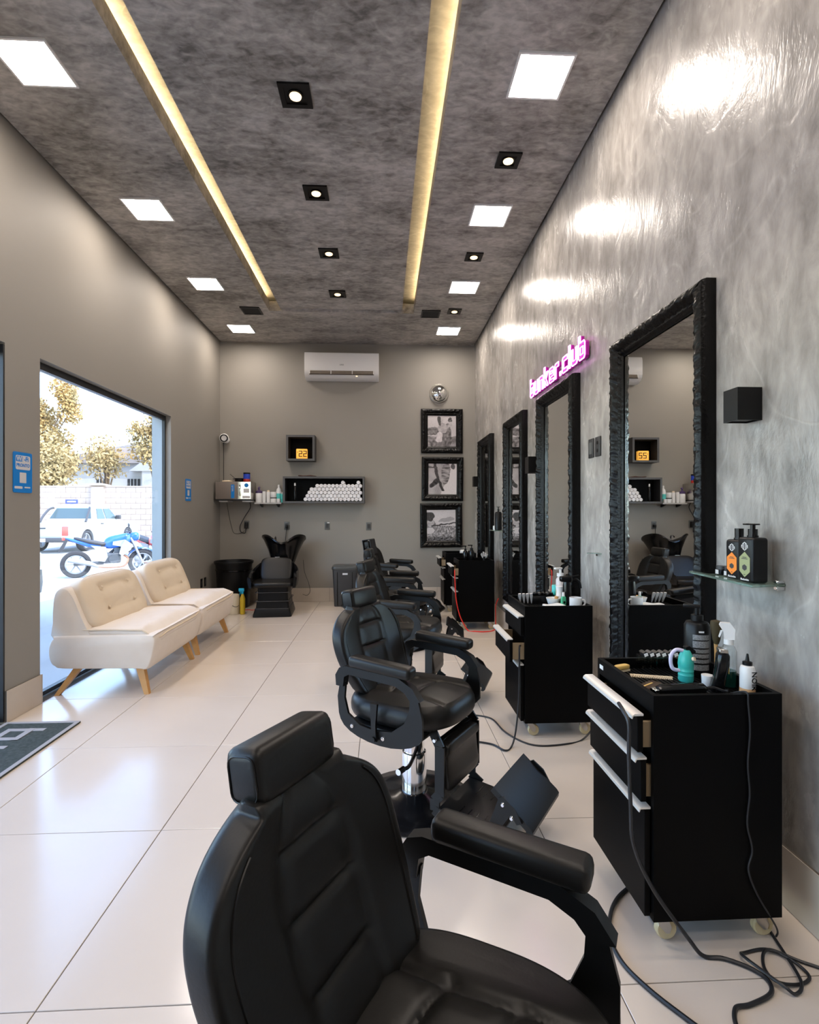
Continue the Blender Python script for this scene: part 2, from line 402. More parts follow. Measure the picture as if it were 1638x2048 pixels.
# ------------------------------------------------------------------ ceiling lights
def led_panel(x, y, label):
    t = thing('ceiling_light_panel', label, 'ceiling light', (x, y, ZC), 0, 'square ceiling light panels')
    b = B(); s = .155
    for (a0, a1, b0, b1) in ((-s, s, -s, -s + .012), (-s, s, s - .012, s), (-s, -s + .012, -s + .012, s - .012), (s - .012, s, -s + .012, s - .012)): box(b, a0, a1, b0, b1, -.012, 0)
    mk('frame', b, M_WHITE, t, smooth=False)
    b = B(); plane(b, -s + .012, s - .012, -s + .012, s - .012, -.006); mk('diffuser', b, M_PANEL, t, smooth=False)
    return t
rank = ['nearest the camera', 'second from the camera', 'third from the camera', 'nearest the back wall']
for k, y in enumerate((2.93, 4.31, 5.69, 7.07)):
    led_panel(-1.895, y, 'square white light panel %s in the row by the window wall' % rank[k])
    led_panel(.873, y - .05, 'square white light panel %s in the row by the mirror wall' % rank[k])
for k, y in enumerate((1.55, .17, -1.2)):
    led_panel(-1.895, y, 'square white light panel behind the frame on the window side, step %s' % ('one', 'two', 'three')[k])
    led_panel(.873, y, 'square white light panel behind the frame on the mirror side, step %s' % ('one', 'two', 'three')[k])
def spot(x, y, z, label, s=.092):
    t = thing('recessed_spotlight', label, 'spotlight', (x, y, z), 0, 'black square spotlights')
    b = B(); w = .03
    for (a0, a1, b0, b1) in ((-s, s, -s, -s + w), (-s, s, s - w, s), (-s, -s + w, -s + w, s - w), (s - w, s, -s + w, s - w)): box(b, a0, a1, b0, b1, -.012, 0)
    mk('trim_ring', b, M_BLKP, t, smooth=False)
    b = B(); box(b, -s + w, s - w, -s + w, s - w, -.004, -.001); mk('back_plate', b, M_BLKP, t, smooth=False)
    b = B(); lathe(b, [(.046, -.004), (.046, -.010), (.038, -.011)], n=20); mk('bezel', b, M_BLKG, t)
    b = B(); lathe(b, [(.036, -.0105), (.034, -.016), (.022, -.021), (.006, -.023)], n=20); mk('bulb', b, M_BULB, t)
    l = bpy.data.lights.new('spot_beam', 'SPOT'); l.energy = SPOT_W; l.color = (1, .78, .5); l.spot_size = R(75); l.spot_blend = .6; l.shadow_soft_size = .035
    lo = bpy.data.objects.new('spot_beam', l); COL.objects.link(lo); lo.parent = t; lo.location = (0, 0, -.03)
    return t
cn = ['nearest the camera', 'second from the camera', 'third from the camera', 'furthest from the camera']
for k, y in enumerate((3.12, 4.07, 5.02, 5.96)): spot(-.52, y, ZC + .03, 'black square spotlight %s on the raised centre panel' % cn[k])
for k, y in enumerate((3.58, 4.96, 6.33)): spot(.863, y, ZC, 'small black square spotlight %s between the mirror side light panels' % ['nearest the camera', 'in the middle', 'furthest from the camera'][k], .08)
for x, l in ((-1.6, 'black square ceiling grille on the window side near the back wall'), (.58, 'black square ceiling grille on the mirror side near the back wall')):
    t = thing('ceiling_speaker', l, 'ceiling speaker', (x, 6.43, ZC), 0, 'black square ceiling grilles')
    b = B()
    for (a0, a1, b0, b1) in ((-.115, .115, -.115, -.1), (-.115, .115, .1, .115), (-.115, -.1, -.1, .1), (.1, .115, -.1, .1)): box(b, a0, a1, b0, b1, -.012, 0)
    mk('frame', b, M_BLKP, t, smooth=False)
    b = B(); box(b, -.1, .1, -.1, .1, -.007, -.001); mk('grille', b, mat('grille_cloth', (.02, .02, .02), .9, bump=(400, .5, .002)), t, smooth=False)

# ------------------------------------------------------------------ barber chairs (local x = facing, y = its left)
def gauss(d, w): return math.exp(-(d / w) ** 2)
def chair_parts(t):
    # seat pad
    def outline(a, k=1.0):
        c, s = math.cos(a), math.sin(a); e = .62 if c < 0 else .80
        return .262 * spw(c, e) * k, .25 * spw(s, .72) * k
    def groove(x, y):
        g = 0
        for yy in (-.105, .105): g += math.exp(-abs(y - yy - .10 * max(0, x) * (1 if yy > 0 else -1)) / .008)
        if abs(y) < .125:
            for xx in (-.07, .05): g += math.exp(-abs(x - xx - .6 * y * y * 3) / .008)
        return min(g, 1)
    b = B(); rings = []; n = 120
    for k in [.92 * i / 40 for i in range(41)]:
        r = []
        for i in range(n):
            x, y = outline(2 * PI * i / n, max(k, .004)); z = .532 - .022 * k ** 3 + .008 * x / .26 - .011 * groove(x, y)
            r.append((x, y, z))
        rings.append(r)
    for k, z in ((.965, .497), (.99, .483), (1.0, .465), (.995, .446), (.97, .430), (.90, .420), (.5, .418), (.01, .418)):
        rings.append([(*outline(2 * PI * i / n, k), z) for i in range(n)])
    loft(b, rings); mk('seat', b, M_LEATHER, t, ang=60)
    # backrest: lofted along its height, seams pressed into the front
    def bgroove(u, v):
        g = 0
        for uu in (-.36, .36): g += math.exp(-abs(u - uu) / .035)
        if abs(u) < .37:
            for vv in (.24, .50, .76): g += math.exp(-abs(v - vv) / .018)
        return min(g, 1)
    def bw(v):
        if v < .55: return .186 + .052 * math.sin(PI / 2 * v / .55)
        return .238 * max(.22, (1 - ((v - .55) / .45) ** 2.5)) ** .5
    b = B(); rings = []; nv, n = 110, 112
    for j in range(nv + 1):
        v = j / nv
        w = bw(v)
        tt = .045
        if v > .80: q = (v - .80) / .20; f = math.sqrt(max(0, 1 - q ** 2.4)); tt *= .30 + .70 * f
        if v < .10: q = 1 - v / .10; f = math.sqrt(max(0, 1 - q ** 2.2)); w *= .72 + .28 * f; tt *= .35 + .65 * f
        zc = .50 + .375 * v; xc = -.185 - .13 * v - .02 * math.sin(PI * v); r = []
        for i in range(n):
            a = 2 * PI * i / n; y = w * spw(math.cos(a), .75); u = y / w; sn = math.sin(a); x = tt * spw(sn, .55)
            if sn > 0: x += .035 * u * u - .012 * bgroove(u, v)
            else: x += .02 * u * u
            r.append((xc + x, y, zc))
        rings.append(r)
    loft(b, rings); back = mk('backrest', b, M_LEATHER, t, ang=70)
    b = B()   # stitched welt around the back edge
    for s in (-1, 1):
        pts = []
        for j in range(7, 100, 3):
            v = j / nv; w = bw(v)
            pts.append((-.185 - .13 * v - .02 * math.sin(PI * v) + .060, s * w * .86, .50 + .375 * v))
        tube(b, pts, .0022, 5); mk('seam', b, M_LEATHER2, back); b = B()
    b.free()
    b = B(); xz(b, [(-.235, .47), (-.255, .47), (-.305, .74), (-.28, .74)], -.05, .05); mk('back_bracket', b, M_SATIN, t)
    # headrest
    Mh = T(-.312, 0, .902) @ RY(-10)
    b = B(); box(b, -.040, .036, -.100, .100, -.045, .046, .018, 3, M=Mh); hd = mk('headrest', b, M_LEATHER, t)
    b = B()
    for y in (-.112, .112):
        pass
    loop = rrect(.056, .072, .016)
    for y in (-.1, .1):
        tube(b, [Mh @ V(p[0] * 1.0 - .001, y * .992, p[1]) for p in loop], .0018, 5, closed=True); mk('seam', b, M_LEATHER2, hd); b = B()
    b.free()
    b = B(); box(b, -.012, .012, -.03, .03, -.13, -.05, .004, M=Mh); mk('headrest_post', b, M_SATIN, t)
    # side frames, arms
    arcpts = []
    for s, nm in ((-1, 'r'), (1, 'l')):
        y0, y1 = s * .268 - .006, s * .268 + .006
        out = [(.185, .575), (.205, .50), (.205, .44)] + [(.215 * math.cos(a) * .97, .44 + .085 * math.sin(a)) for a in [R(-10 - 16 * k) for k in range(11)]] + [(-.215, .45), (-.222, .52), (-.208, .59)]
        inn = [(-.178, .59), (-.185, .52), (-.165, .455), (-.10, .418), (-.02, .412), (.06, .425), (.12, .47), (.145, .53), (.148, .575)]
        b = B(); xz(b, out + inn, y0, y1); sf = mk('side_frame', b, M_SATIN, t)
        for (bx, bz) in ((.168, .582), (-.193, .588), (-.14, .408), (.02, .39)):
            b = B(); yy = y1 if s > 0 else y0
            cyl(b, (bx, yy, bz), (bx, yy + s * .006, bz), .0095, .008, 12); cyl(b, (bx, yy + s * .006, bz), (bx, yy + s * .010, bz), .006, .003, 10); mk('bolt', b, M_CHROME, sf)
        # arm bar, bent down at both ends
        up = [(-.222, .570), (-.226, .615), (-.205, .648), (-.17, .660), (.10, .652), (.165, .622), (.200, .575)]
        lo = [(.158, .566), (.130, .598), (.085, .618), (-.155, .626), (-.178, .612), (-.184, .570)]
        b = B(); xz(b, up + lo, s * .268 - .017, s * .268 + .017); mk('arm_bar', b, M_SATIN, t)
        b = B(); box(b, -.170, .138, s * .268 - .033, s * .268 + .033, .656, .705, .016, 3, M=T(0, 0, 0) @ Matrix.Rotation(R(1.8), 4, 'Y'))
        mk('armrest', b, M_LEATHER, t)
    b = B(); xz(b, [(-.035, .53), (.0, .53), (-.008, .44), (-.004, .375), (-.028, .375), (-.03, .44)], -.292, -.281); tube(b, [(-.016, -.275, .385), (-.016, -.30, .385)], .011, 10); mk('recline_lever', b, M_SATIN, t)
    b = B(); box(b, -.18, .16, -.255, .255, .385, .417, .006); box(b, -.10, .10, -.11, .11, .325, .385, .01); mk('seat_frame', b, M_SATIN, t)
    # pump column and base
    b = B(); lathe(b, [(.056, .03), (.056, .22), (.054, .23), (.046, .232), (.046, .325)], n=28); mk('pump_column', b, M_CHROME, t)
    b = B(); tube(b, smooth_path([(.04, -.03, .30), (.07, -.10, .285), (.10, -.20, .27), (.10, -.25, .275)]), .008, 8); cyl(b, (.10, -.245, .275), (.10, -.285, .277), .012); mk('pump_lever', b, M_CHROME, t)
    b = B(); lathe(b, [(.27, .0), (.275, .006), (.262, .018), (.18, .030), (.09, .042), (.066, .055), (.058, .056), (.01, .056)], n=48); mk('base_plate', b, M_GLOSSB, t)
    # footrest: straps, calf pad, slotted plate, flip plate
    for s in (-1, 1):
        P = [(.185, s * .155, .415), (.225, s * .165, .36), (.225, s * .168, .17), (.205, s * .17, .145), (.205, s * .172, .105), (.25, s * .175, .075)]
        b = B()
        for a, c in zip(P[:-1], P[1:]):
            d = Vector(c) - Vector(a); L = d.length; q = basis(a, d.normalized(), V(0, 1, 0), d.normalized().cross(V(0, 1, 0)))
            box(b, -.003, L + .003, -.004, .004, -.021, .021, M=q)
        st = mk('footrest_strap', b, M_SATIN, t, smooth=False)
        b = B(); cyl(b, (.207, s * .176, .39), (.207, s * .184, .39), .009, .007, 10); mk('bolt', b, M_CHROME, st)
    b = B(); box(b, .19, .218, -.150, .150, .17, .375, .004); mk('calf_board', b, M_SATIN, t)
    b = B()
    def calf(p):
        q = p.copy()
        if q.x > 0: q.x -= .012 * sum(gauss(q.z - zz, .008) for zz in (-.035, .005, .045))
        return q
    superq(b, (.232, 0, .272), (.026, .148, .102), .28, .22, 32, 60, fn=calf); mk('calf_pad', b, M_LEATHER, t, ang=70)
    Mf = T(.20, 0, .088) @ RY(5)
    b = B(); ys_ = [-.17, .17]
    box(b, 0, .27, -.165, .165, -.006, .006, .003, M=Mf); fp = mk('foot_plate', b, M_SATIN, t)
    for s in (-1, 1):
        for k in range(4):
            b = B(); x = .08 + .035 * k; box(b, x, x + .004, s * .10 - .045, s * .10 + .045, .0061, .0068, M=Mf); mk('slot', b, M_GLOSSB, fp, smooth=False)
    Mp = T(.53, 0, .195) @ RY(38)
    b = B(); prof = [(-.10, .012), (.085, .012), (.10, .008), (.108, -.006), (.104, -.022), (.09, -.03), (.085, -.018), (.08, -.010), (-.10, -.010)]
    xz(b, prof, -.165, .165, M=Mp); mk('flip_plate', b, M_SATIN, t)
    for s in (-1, 1):
        b = B(); y = s * .171
        xz(b, [(.43, .045), (.47, .05), (.485, .115), (.53, .185), (.555, .155), (.575, .165), (.545, .215), (.50, .245), (.482, .235), (.445, .13)], y - .004, y + .004); hb = mk('hinge_bracket', b, M_SATIN, t)
        for (bx, bz) in ((.50, .215), (.535, .175), (.452, .085)):
            b = B(); cyl(b, (bx, y + s * .004, bz), (bx, y + s * .010, bz), .009, .006, 10); mk('bolt', b, M_CHROME, hb)
ch = thing('barber_chair', 'nearest black leather barber chair, cut by the lower edge of the photo', 'barber chair', (.10, .76, 0), R(-30), 'black leather barber chairs')
chair_parts(ch)
dup(ch, (.14, 2.38, 0), R(-35), 'black barber chair with flipped up footplate, second from the camera, fully in view')
dup(ch, (.16, 3.83, 0), R(-20), 'black barber chair third from the camera, behind the fully visible one')
dup(ch, (.17, 5.12, 0), R(-8), 'black barber chair fourth from the camera, second to last in the row')
dup(ch, (.12, 6.40, 0), R(-22), 'farthest black barber chair, with a folded cape over its headrest')
# folded cape on the last headrest
Mc = T(.12, 6.40, 0) @ RZ(-22) @ T(-.312, 0, .890) @ RY(-10)
b = B(); pr = [(-.052, -.05), (-.052, .072), (-.045, .079), (.045, .079), (.052, .072), (.056, -.02), (.066, -.11), (.060, -.11), (.049, -.02), (.045, .068), (.040, .0715), (-.040, .0715), (-.045, .068), (-.045, -.05)]
xz(b, pr, -.10, .06, M=Mc)
tag(mk('folded_cape', b, mat('black_nylon', (.014, .014, .016), .5, bump=(40, .4, .01))), 'black folded cape hanging over the farthest chair headrest', 'cape')

# ------------------------------------------------------------------ rolling cabinets (local: front faces -x, origin at floor centre)
def cabinet(label, loc, opens, rotz=0., tray=True):
    t = thing('rolling_cabinet', label, 'cabinet', loc, rotz, 'black rolling barber cabinets')
    w, d = .20, .205   # half sizes x, y
    z0, z1 = .088, .768
    b = B(); k = .016
    box(b, -w, w, -d, -d + k, z0, z1); box(b, -w, w, d - k, d, z0, z1); box(b, w - k, w, -d + k, d - k, z0, z1); box(b, -w + .0, w - k, -d + k, d - k, z0, z0 + k); box(b, -w, w - k, -d + k, d - k, z1 - .055, z1 - .040); box(b, -w, -w + k, -d + k, d - k, z1 - .040, z1)
    box(b, -w + .02, -w + .03, -d + k, d - k, z0 + k, z1 - .055)
    mk('body', b, M_CAB, t, smooth=False)
    if tray:
        b = B()
        for q in range(24):
            x = -w + k + .004 + q * .0150; box(b, x, x + .008, -d + k + .002, d - k - .002, z1 - .0399, z1 - .036)
        mk('ribbed_mat', b, M_BLKP, t, smooth=False)
    for (za, zb), o in zip(((.594, .716), (.444, .584), (.098, .434)), opens):
        xf = -w - .004 - o
        b = B(); box(b, xf - .018, xf, -d + .012, d - .012, za, zb - .012, .0015, 1); dr = mk('drawer', b, M_CAB, t, smooth=False)
        if o > .01:
            b = B(); yy = d - .03
            for s in (-1, 1): box(b, xf, xf + o + .03, s * yy - .006, s * yy + .006, za + .01, zb - .035)
            box(b, xf, xf + o + .03, -yy, yy, za + .012, za + .018); mk('drawer_box', b, M_CABIN, dr, smooth=False)
        b = B(); xz(b, [(xf + .001, zb - .012), (xf + .001, zb - .006), (xf - .026, zb - .006), (xf - .034, zb - .012), (xf - .036, zb - .020), (xf - .033, zb - .021), (xf - .030, zb - .0125), (xf - .019, zb - .0122)], -d + .012, d - .012); mk('handle', b, M_ALU, dr)
    for sx in (-1, 1):
        for sy in (-1, 1):
            x, y = sx * .155, sy * .155
            b = B(); box(b, x - .028, x + .028, y - .028, y + .028, z0 - .006, z0 - .0005)
            cyl(b, (x, y, z0 - .018), (x, y, z0 - .006), .018)
            for e in (-1, 1): xz(b, [(x - .016, z0 - .017), (x + .018, z0 - .017), (x + .030, z0 - .045), (x + .024, z0 - .062), (x + .012, z0 - .062), (x - .008, z0 - .04)], y + e * .016 - .0015, y + e * .016 + .0015)
            cs = mk('caster', b, M_STEEL, t)
            b = B(); cx, cz = x + .018, .033
            rings = [circ((cx, y + q * .011, cz), r, 20, 1) for q, r in ((-1, .012), (-1, .029), (-.6, .033), (.6, .033), (1, .029), (1, .012))]
            loft(b, rings); mk('wheel', b, M_CASTER, cs)
    return t
CAB1 = cabinet('nearest black rolling cabinet, cluttered tray top, two drawers ajar', (1.010, 1.735, 0), (.022, .012, .0))
CAB2 = cabinet('black rolling cabinet below the pink neon sign, middle drawer pulled open', (1.02, 3.20, 0), (.0, .065, .0))
CAB3 = cabinet('black rolling cabinet with a red cable hanging down its front', (1.03, 5.95, 0), (.045, .0, .0))
CAB4 = cabinet('farthest black rolling cabinet, in the corner below the framed pictures', (1.01, 6.98, 0), (.05, .0, .0))
b = B(); box(b, -.2010, -.2002, .155, .185, .735, .750); mk('white_sticker', b, M_WHITE, CAB1, smooth=False)

# ------------------------------------------------------------------ ornate frames
def ornate(bm, w, h, fw, dep, amp, step, M, seed=0):
    """frame of outer size w x h in local xy, relief towards +z"""
    prof = [(0, 0), (0, .55), (.05, .8), (.10, .88), (.2, .95), (.32, 1.0), (.44, .96), (.56, .82), (.64, .66), (.70, .60), (.76, .64), (.82, .62), (.88, .48), (.94, .36), (1, .34), (1, 0)]
    C = [(-w / 2, -h / 2), (w / 2, -h / 2), (w / 2, h / 2), (-w / 2, h / 2)]
    I = [(-w / 2 + fw, -h / 2 + fw), (w / 2 - fw, -h / 2 + fw), (w / 2 - fw, h / 2 - fw), (-w / 2 + fw, h / 2 - fw)]
    for s in range(4):
        a, c = C[s], C[(s + 1) % 4]; ia, ic = I[s], I[(s + 1) % 4]
        L = math.hypot(c[0] - a[0], c[1] - a[1]); n = max(6, int(L / step)); rings = []
        for i in range(n + 1):
            t = i / n; r = []
            for (p, q) in prof:
                ox = (a[0] + (c[0] - a[0]) * t, a[1] + (c[1] - a[1]) * t); ii = (ia[0] + (ic[0] - ia[0]) * t, ia[1] + (ic[1] - ia[1]) * t)
                x = ox[0] + (ii[0] - ox[0]) * p; y = ox[1] + (ii[1] - ox[1]) * p; z = dep * q
                if .12 < p < .66:
                    ph = t * L / (fw * .42)
                    z += amp * (2.0 * noise.noise((t * L / .032, p * 4.5, seed + s)) + 1.5 * noise.noise((t * L / .013, p * 10, seed + s + 9)))
                elif .68 < p < .86: z += amp * .5 * math.sin(2 * PI * t * L / .02)
                r.append((x, y, z))
            rings.append(r)
        loft(bm, rings, cap=False, closed=False, M=M)
def wall_mirror(y0, y1, label, sd):
    z0, z1 = .36, 2.27; w, h = y1 - y0, z1 - z0
    t = thing('wall_mirror', label, 'mirror', (XR, (y0 + y1) / 2, 0), 0, 'tall mirrors in carved black frames')
    M = basis((-.001, 0, (z0 + z1) / 2), (0, -1, 0), (0, 0, 1), (-1, 0, 0))
    b = B(); ornate(b, w, h, .095, .072, .0042, .008, M, sd); mk('frame', b, M_ORN, t, ang=60)
    b = B(); box(b, -w / 2 + .1, w / 2 - .1, -h / 2 + .1, h / 2 - .1, .012, .02, M=M); mk('mirror_glass', b, M_MIRROR, t, smooth=False)
wall_mirror(2.056, 2.92, 'nearest tall mirror in a carved black frame, above the cluttered cabinet', 1)
wall_mirror(3.52, 4.357, 'tall carved black framed mirror right under the pink neon sign', 2)
wall_mirror(4.835, 5.577, 'tall black framed mirror reflecting the framed pictures, third from the camera', 3)
wall_mirror(6.32, 7.09, 'farthest tall black framed mirror, by the back wall corner', 4)

# framed photographs on the back wall
def ell(u, v, cx, cy, rx, ry, a=0):
    c, s = math.cos(a), math.sin(a); x, y = u - cx, v - cy; X, Y = (x * c + y * s) / rx, (-x * s + y * c) / ry
    return X * X + Y * Y < 1
def seg(u, v, ax, ay, bx, by, w):
    dx, dy = bx - ax, by - ay; q = max(0, min(1, ((u - ax) * dx + (v - ay) * dy) / (dx * dx + dy * dy)))
    return math.hypot(u - ax - q * dx, v - ay - q * dy) < w
def fn(u, v, k, s=0): return noise.noise((u * k, v * k, s))
def pic1(u, v): # two people embracing
    c = .62 + .08 * fn(u, v, 3)
    if v < .33: c = .30 + .25 * fn(u, v, 7)
    if ell(u, v, .16, .5, .3, .13, .2): c = .26 + .2 * fn(u, v, 12)
    if ell(u, v, .2, .14, .22, .12): c = .28 + .3 * fn(u, v, 11)
    if ell(u, v, .66, .42, .17, .34, -.1): c = .26 + .22 * fn(u, v, 12, 3)
    if ell(u, v, .72, .12, .12, .22, -.3): c = .22 + .2 * fn(u, v, 12, 4)
    if ell(u, v, .52, .60, .16, .17, .2): c = .50 + .15 * fn(u, v, 10, 5)
    if seg(u, v, .5, .56, .82, .70, .04): c = .52 + .1 * fn(u, v, 14)
    if seg(u, v, .43, .42, .36, .22, .065) or seg(u, v, .47, .40, .46, .20, .05): c = .70 + .12 * fn(u * 3, v, 12)
    if ell(u, v, .49, .85, .06, .075): c = .55
    if ell(u, v, .43, .82, .075, .14, .2) and u < .46: c = .09
    if ell(u, v, .78, .86, .07, .08): c = .15 + .2 * fn(u, v, 20)
    return c
def pic2(u, v): # close view of a trousered leg and a holstered hand
    c = .78
    if u < .62 - .5 * (.4 - v) * (v < .4): c = .52 + .14 * fn(u, v, 4)
    if ell(u, v, .60, .68, .17, .34, -.12): c = .36 + .35 * fn(u * .6, v * 2, 9)
    if seg(u, v, .35, .95, .38, .55, .09): c = .50 + .1 * fn(u, v, 6)
    if seg(u, v, .22, 1.0, .36, .45, .05): c = .12
    if seg(u, v, .12, .28, .34, .46, .07): c = .10 + .08 * fn(u, v, 12)
    if seg(u, v, .36, .46, .52, .14, .045): c = .09
    if seg(u, v, .0, .88, .3, .86, .03): c = .16
    if ell(u, v, .85, .9, .08, .09): c = .2
    return c
def pic3(u, v): # helmeted figure lying in grass, aiming
    c = .72 + .06 * fn(u, v, 3)
    if ell(u, v, .68, .68, .28, .07, .15): c = .48
    if v < .48: c = .42 + .45 * fn(u * 1.6, v * .9, 16)
    if v < .14: c = .22 + .3 * fn(u, v, 22)
    if ell(u, v, .12, .5, .2, .22): c = .34 + .2 * fn(u, v, 9)
    if ell(u, v, .14, .58, .12, .14): c = .55 + .12 * fn(u, v, 12)
    if ell(u, v, .10, .78, .17, .15): c = .13
    if seg(u, v, .2, .47, .98, .58, .022): c = .12
    if ell(u, v, .12, .33, .14, .1): c = .7
    return c
def picture(x0, x1, z0, z1, f, label, sd, tilt=0):
    t = thing('framed_picture', label, 'picture', ((x0 + x1) / 2, YB, (z0 + z1) / 2), 0, 'framed black and white pictures'); t.rotation_euler = (0, R(tilt), 0)
    w, h = x1 - x0, z1 - z0; fw = .098
    M = basis((0, -.001, 0), (1, 0, 0), (0, 0, 1), (0, -1, 0))
    b = B(); ornate(b, w, h, fw, .05, .004, .010, M, sd); mk('frame', b, M_ORN, t, ang=60)
    nx, ny = 66, 76; pw, ph = w - 2 * fw + .008, h - 2 * fw + .008
    vs, cs, fs = [], [], []
    for j in range(ny + 1):
        for i in range(nx + 1):
            u, v = i / nx, j / ny; vs.append((-pw / 2 + pw * u, -.012, -ph / 2 + ph * v)); q = max(.02, min(.95, f(u + .035 * fn(u, v, 7, 31), v + .035 * fn(u, v, 7, 57)) + .05 * fn(u, v, 26, 3))); q = q ** 1.3; cs += [q * .97, q * .9, q * .93, 1]
    for j in range(ny):
        for i in range(nx): k = j * (nx + 1) + i; fs.append((k, k + 1, k + nx + 2, k + nx + 1))
    me = bpy.data.meshes.new('print'); me.from_pydata(vs, [], fs); a = me.color_attributes.new('Col', 'FLOAT_COLOR', 'POINT'); a.data.foreach_set('color', cs); me.materials.append(M_PRINT)
    o = bpy.data.objects.new('print', me); COL.objects.link(o); o.parent = t
    b = B(); box(b, -w / 2 + .02, w / 2 - .02, -.008, 0, -h / 2 + .02, h / 2 - .02); mk('backing_board', b, M_BLKP, t, smooth=False)
picture(.551, 1.164, 2.166, 2.816, pic1, 'topmost black framed picture, showing two people embracing', 11)
picture(.560, 1.173, 1.465, 2.111, pic2, 'middle black framed picture, showing a hand beside a holster strap', 12, .5)
picture(.538, 1.158, .782, 1.433, pic3, 'lowest black framed picture, showing a helmeted figure lying in grass', 13, -.4)
# round convex mirror
t = thing('convex_mirror', 'small round convex mirror above the framed pictures', 'mirror', (.816, YB, 3.045))
b = B(); Mx = T(0, -.001, 0) @ RX(90)
lathe(b, [(.137, .012), (.134, .026), (.120, .052), (.095, .078), (.062, .097), (.03, .106), (.002, .109)], n=32, M=Mx); mk('mirror_dome', b, M_MIRROR, t, ang=80)
b = B(); lathe(b, [(.141, 0), (.141, .010), (.136, .013), (.01, .012)], n=32, M=Mx); mk('rim', b, M_STEEL, t)

# ------------------------------------------------------------------ cream armchairs by the window (local x faces the room)
def sofa(label, loc):
    t = thing('lounge_chair', label, 'armchair', loc, 0, 'cream lounge chairs')
    # base: rounded pill behind, slanted front
    pr = [(-.345, .215), (-.27, .195), (.20, .190), (.30, .185), (.335, .26), (.352, .34), (.358, .40), (.345, .43), (.30, .44), (-.30, .435), (-.355, .42), (-.385, .36), (-.387, .29), (-.372, .24)]
    b = B(); n = 9; rings = []
    cx, cz = 0, .315
    for j, (yy, k) in enumerate(((-.485, .90), (-.478, .955), (-.46, .985), (-.43, 1.0), (.43, 1.0), (.46, .985), (.478, .955), (.485, .90))):
        rings.append([(cx + (x - cx) * k, yy, cz + (z - cz) * k) for x, z in smooth_path([(p[0], p[1], 0) for p in pr], 3, True) for x, z in ((x, z),)] if False else [(cx + (p.x - cx) * (1 - (1 - k) * .35), yy, cz + (p.y - cz) * k) for p in smooth_path([(q[0], q[1], 0) for q in pr], 3, True)])
    loft(b, rings); mk('base', b, M_CREAM, t, ang=50)
    # outer back shell
    pr = [(-.36, .40), (-.368, .52), (-.366, .64), (-.352, .735), (-.31, .775), (-.262, .765), (-.222, .715), (-.185, .63), (-.14, .52), (-.095, .43), (-.10, .40)]
    b = B(); rings = []
    for yy, k in ((-.47, .93), (-.462, .97), (-.44, 1.0), (.44, 1.0), (.462, .97), (.47, .93)):
        rings.append([(-.25 + (p.x + .25) * k, yy, .55 + (p.y - .55) * k) for p in smooth_path([(q[0], q[1], 0) for q in pr], 3, True)])
    loft(b, rings); mk('back_shell', b, M_CREAM, t, ang=50)
    # tufted back cushion
    b = B(); tufts = [(-.20, .10), (.20, .10), (-.20, -.06), (.20, -.06)]
    def puff(p):
        q = p.copy()
        if q.x > 0:
            q.x += .055 * max(0, 1 - (q.y / .43) ** 2) * max(0, 1 - max(0, q.z / .24) ** 2)
            for ty, tz in tufts: d = math.hypot(q.y - ty, (q.z - tz)); q.x -= .040 * math.exp(-(d / .035) ** 2) + .012 * math.exp(-(d / .09) ** 2)
        return q
    Mb = T(-.205, 0, .615) @ RY(-22)
    superq(b, (0, 0, 0), (.075, .435, .215), .45, .30, 72, 44, M=Mb, fn=puff); cu = mk('back_cushion', b, M_CREAM2, t, ang=80)
    for ty, tz in tufts:
        b = B(); superq(b, (.088, ty, tz), (.006, .013, .013), 1, 1, 10, 8, M=Mb); mk('button', b, M_CREAM2, cu)
    b = B(); lp = [(-.0, .432 * spw(math.cos(2 * PI * i / 48), .45), .222 * spw(math.sin(2 * PI * i / 48), .45)) for i in range(48)]
    tube(b, [Mb @ V(.045, p[1] * .965, p[2] * .965) for p in lp], .006, 6, closed=True); mk('piping', b, M_CREAM, cu)
    # loose seat cushion, corner drooping over the front
    def sag(p):
        q = p.copy(); fx = max(0, (q.x + .02) / .272)
        q.z -= .055 * max(0, fx - .72) * 3.4 * (.45 + .55 * abs(math.sin(q.y * 5.2 + .9)))
        q.z += .012 * fn(q.x, q.y, 5.5, 2) if q.z > 0 else 0
        q.z += .008 * math.exp(-(q.y / .25) ** 2)
        return q
    b = B(); superq(b, (.075, 0, .452), (.285, .468, .036), .5, .16, 96, 20, fn=sag); se = mk('seat_cushion', b, M_CREAM, t, ang=80)
    ring = [V(.285 * spw(math.cos(2 * PI * i / 96), .16), .468 * spw(math.sin(2 * PI * i / 96), .16), 0) for i in range(96)]
    b = B(); tube(b, [V(.075, 0, .466) + sag(p) * 1.0 + V(0, 0, .004) for p in ring], .006, 6, closed=True); mk('piping', b, M_CREAM2, se)
    for sx, sy in ((-1, -1), (-1, 1), (1, -1), (1, 1)):
        x1, y1 = sx * .285 + .0, sy * .44; x0, y0 = sx * (.215 if sx > 0 else .20), sy * .40
        if sx < 0: x1 = -.345
        b = B(); loft(b, [[V(x1 + q[0] * .017, y1 + q[1] * .017, 0) for q in ((-1, -1), (1, -1), (1, 1), (-1, 1))], [V(x0 + q[0] * .028, y0 + q[1] * .024, .21) for q in ((-1, -1), (1, -1), (1, 1), (-1, 1))]]); mk('leg', b, M_WOOD, t, smooth=False)
    return t
s1 = sofa('cream tufted lounge chair nearest the camera by the window', (-1.99, 4.31, 0))
dup(s1, (-1.99, 5.335, 0), label='cream tufted lounge chair farther from the camera, toward the back wall')

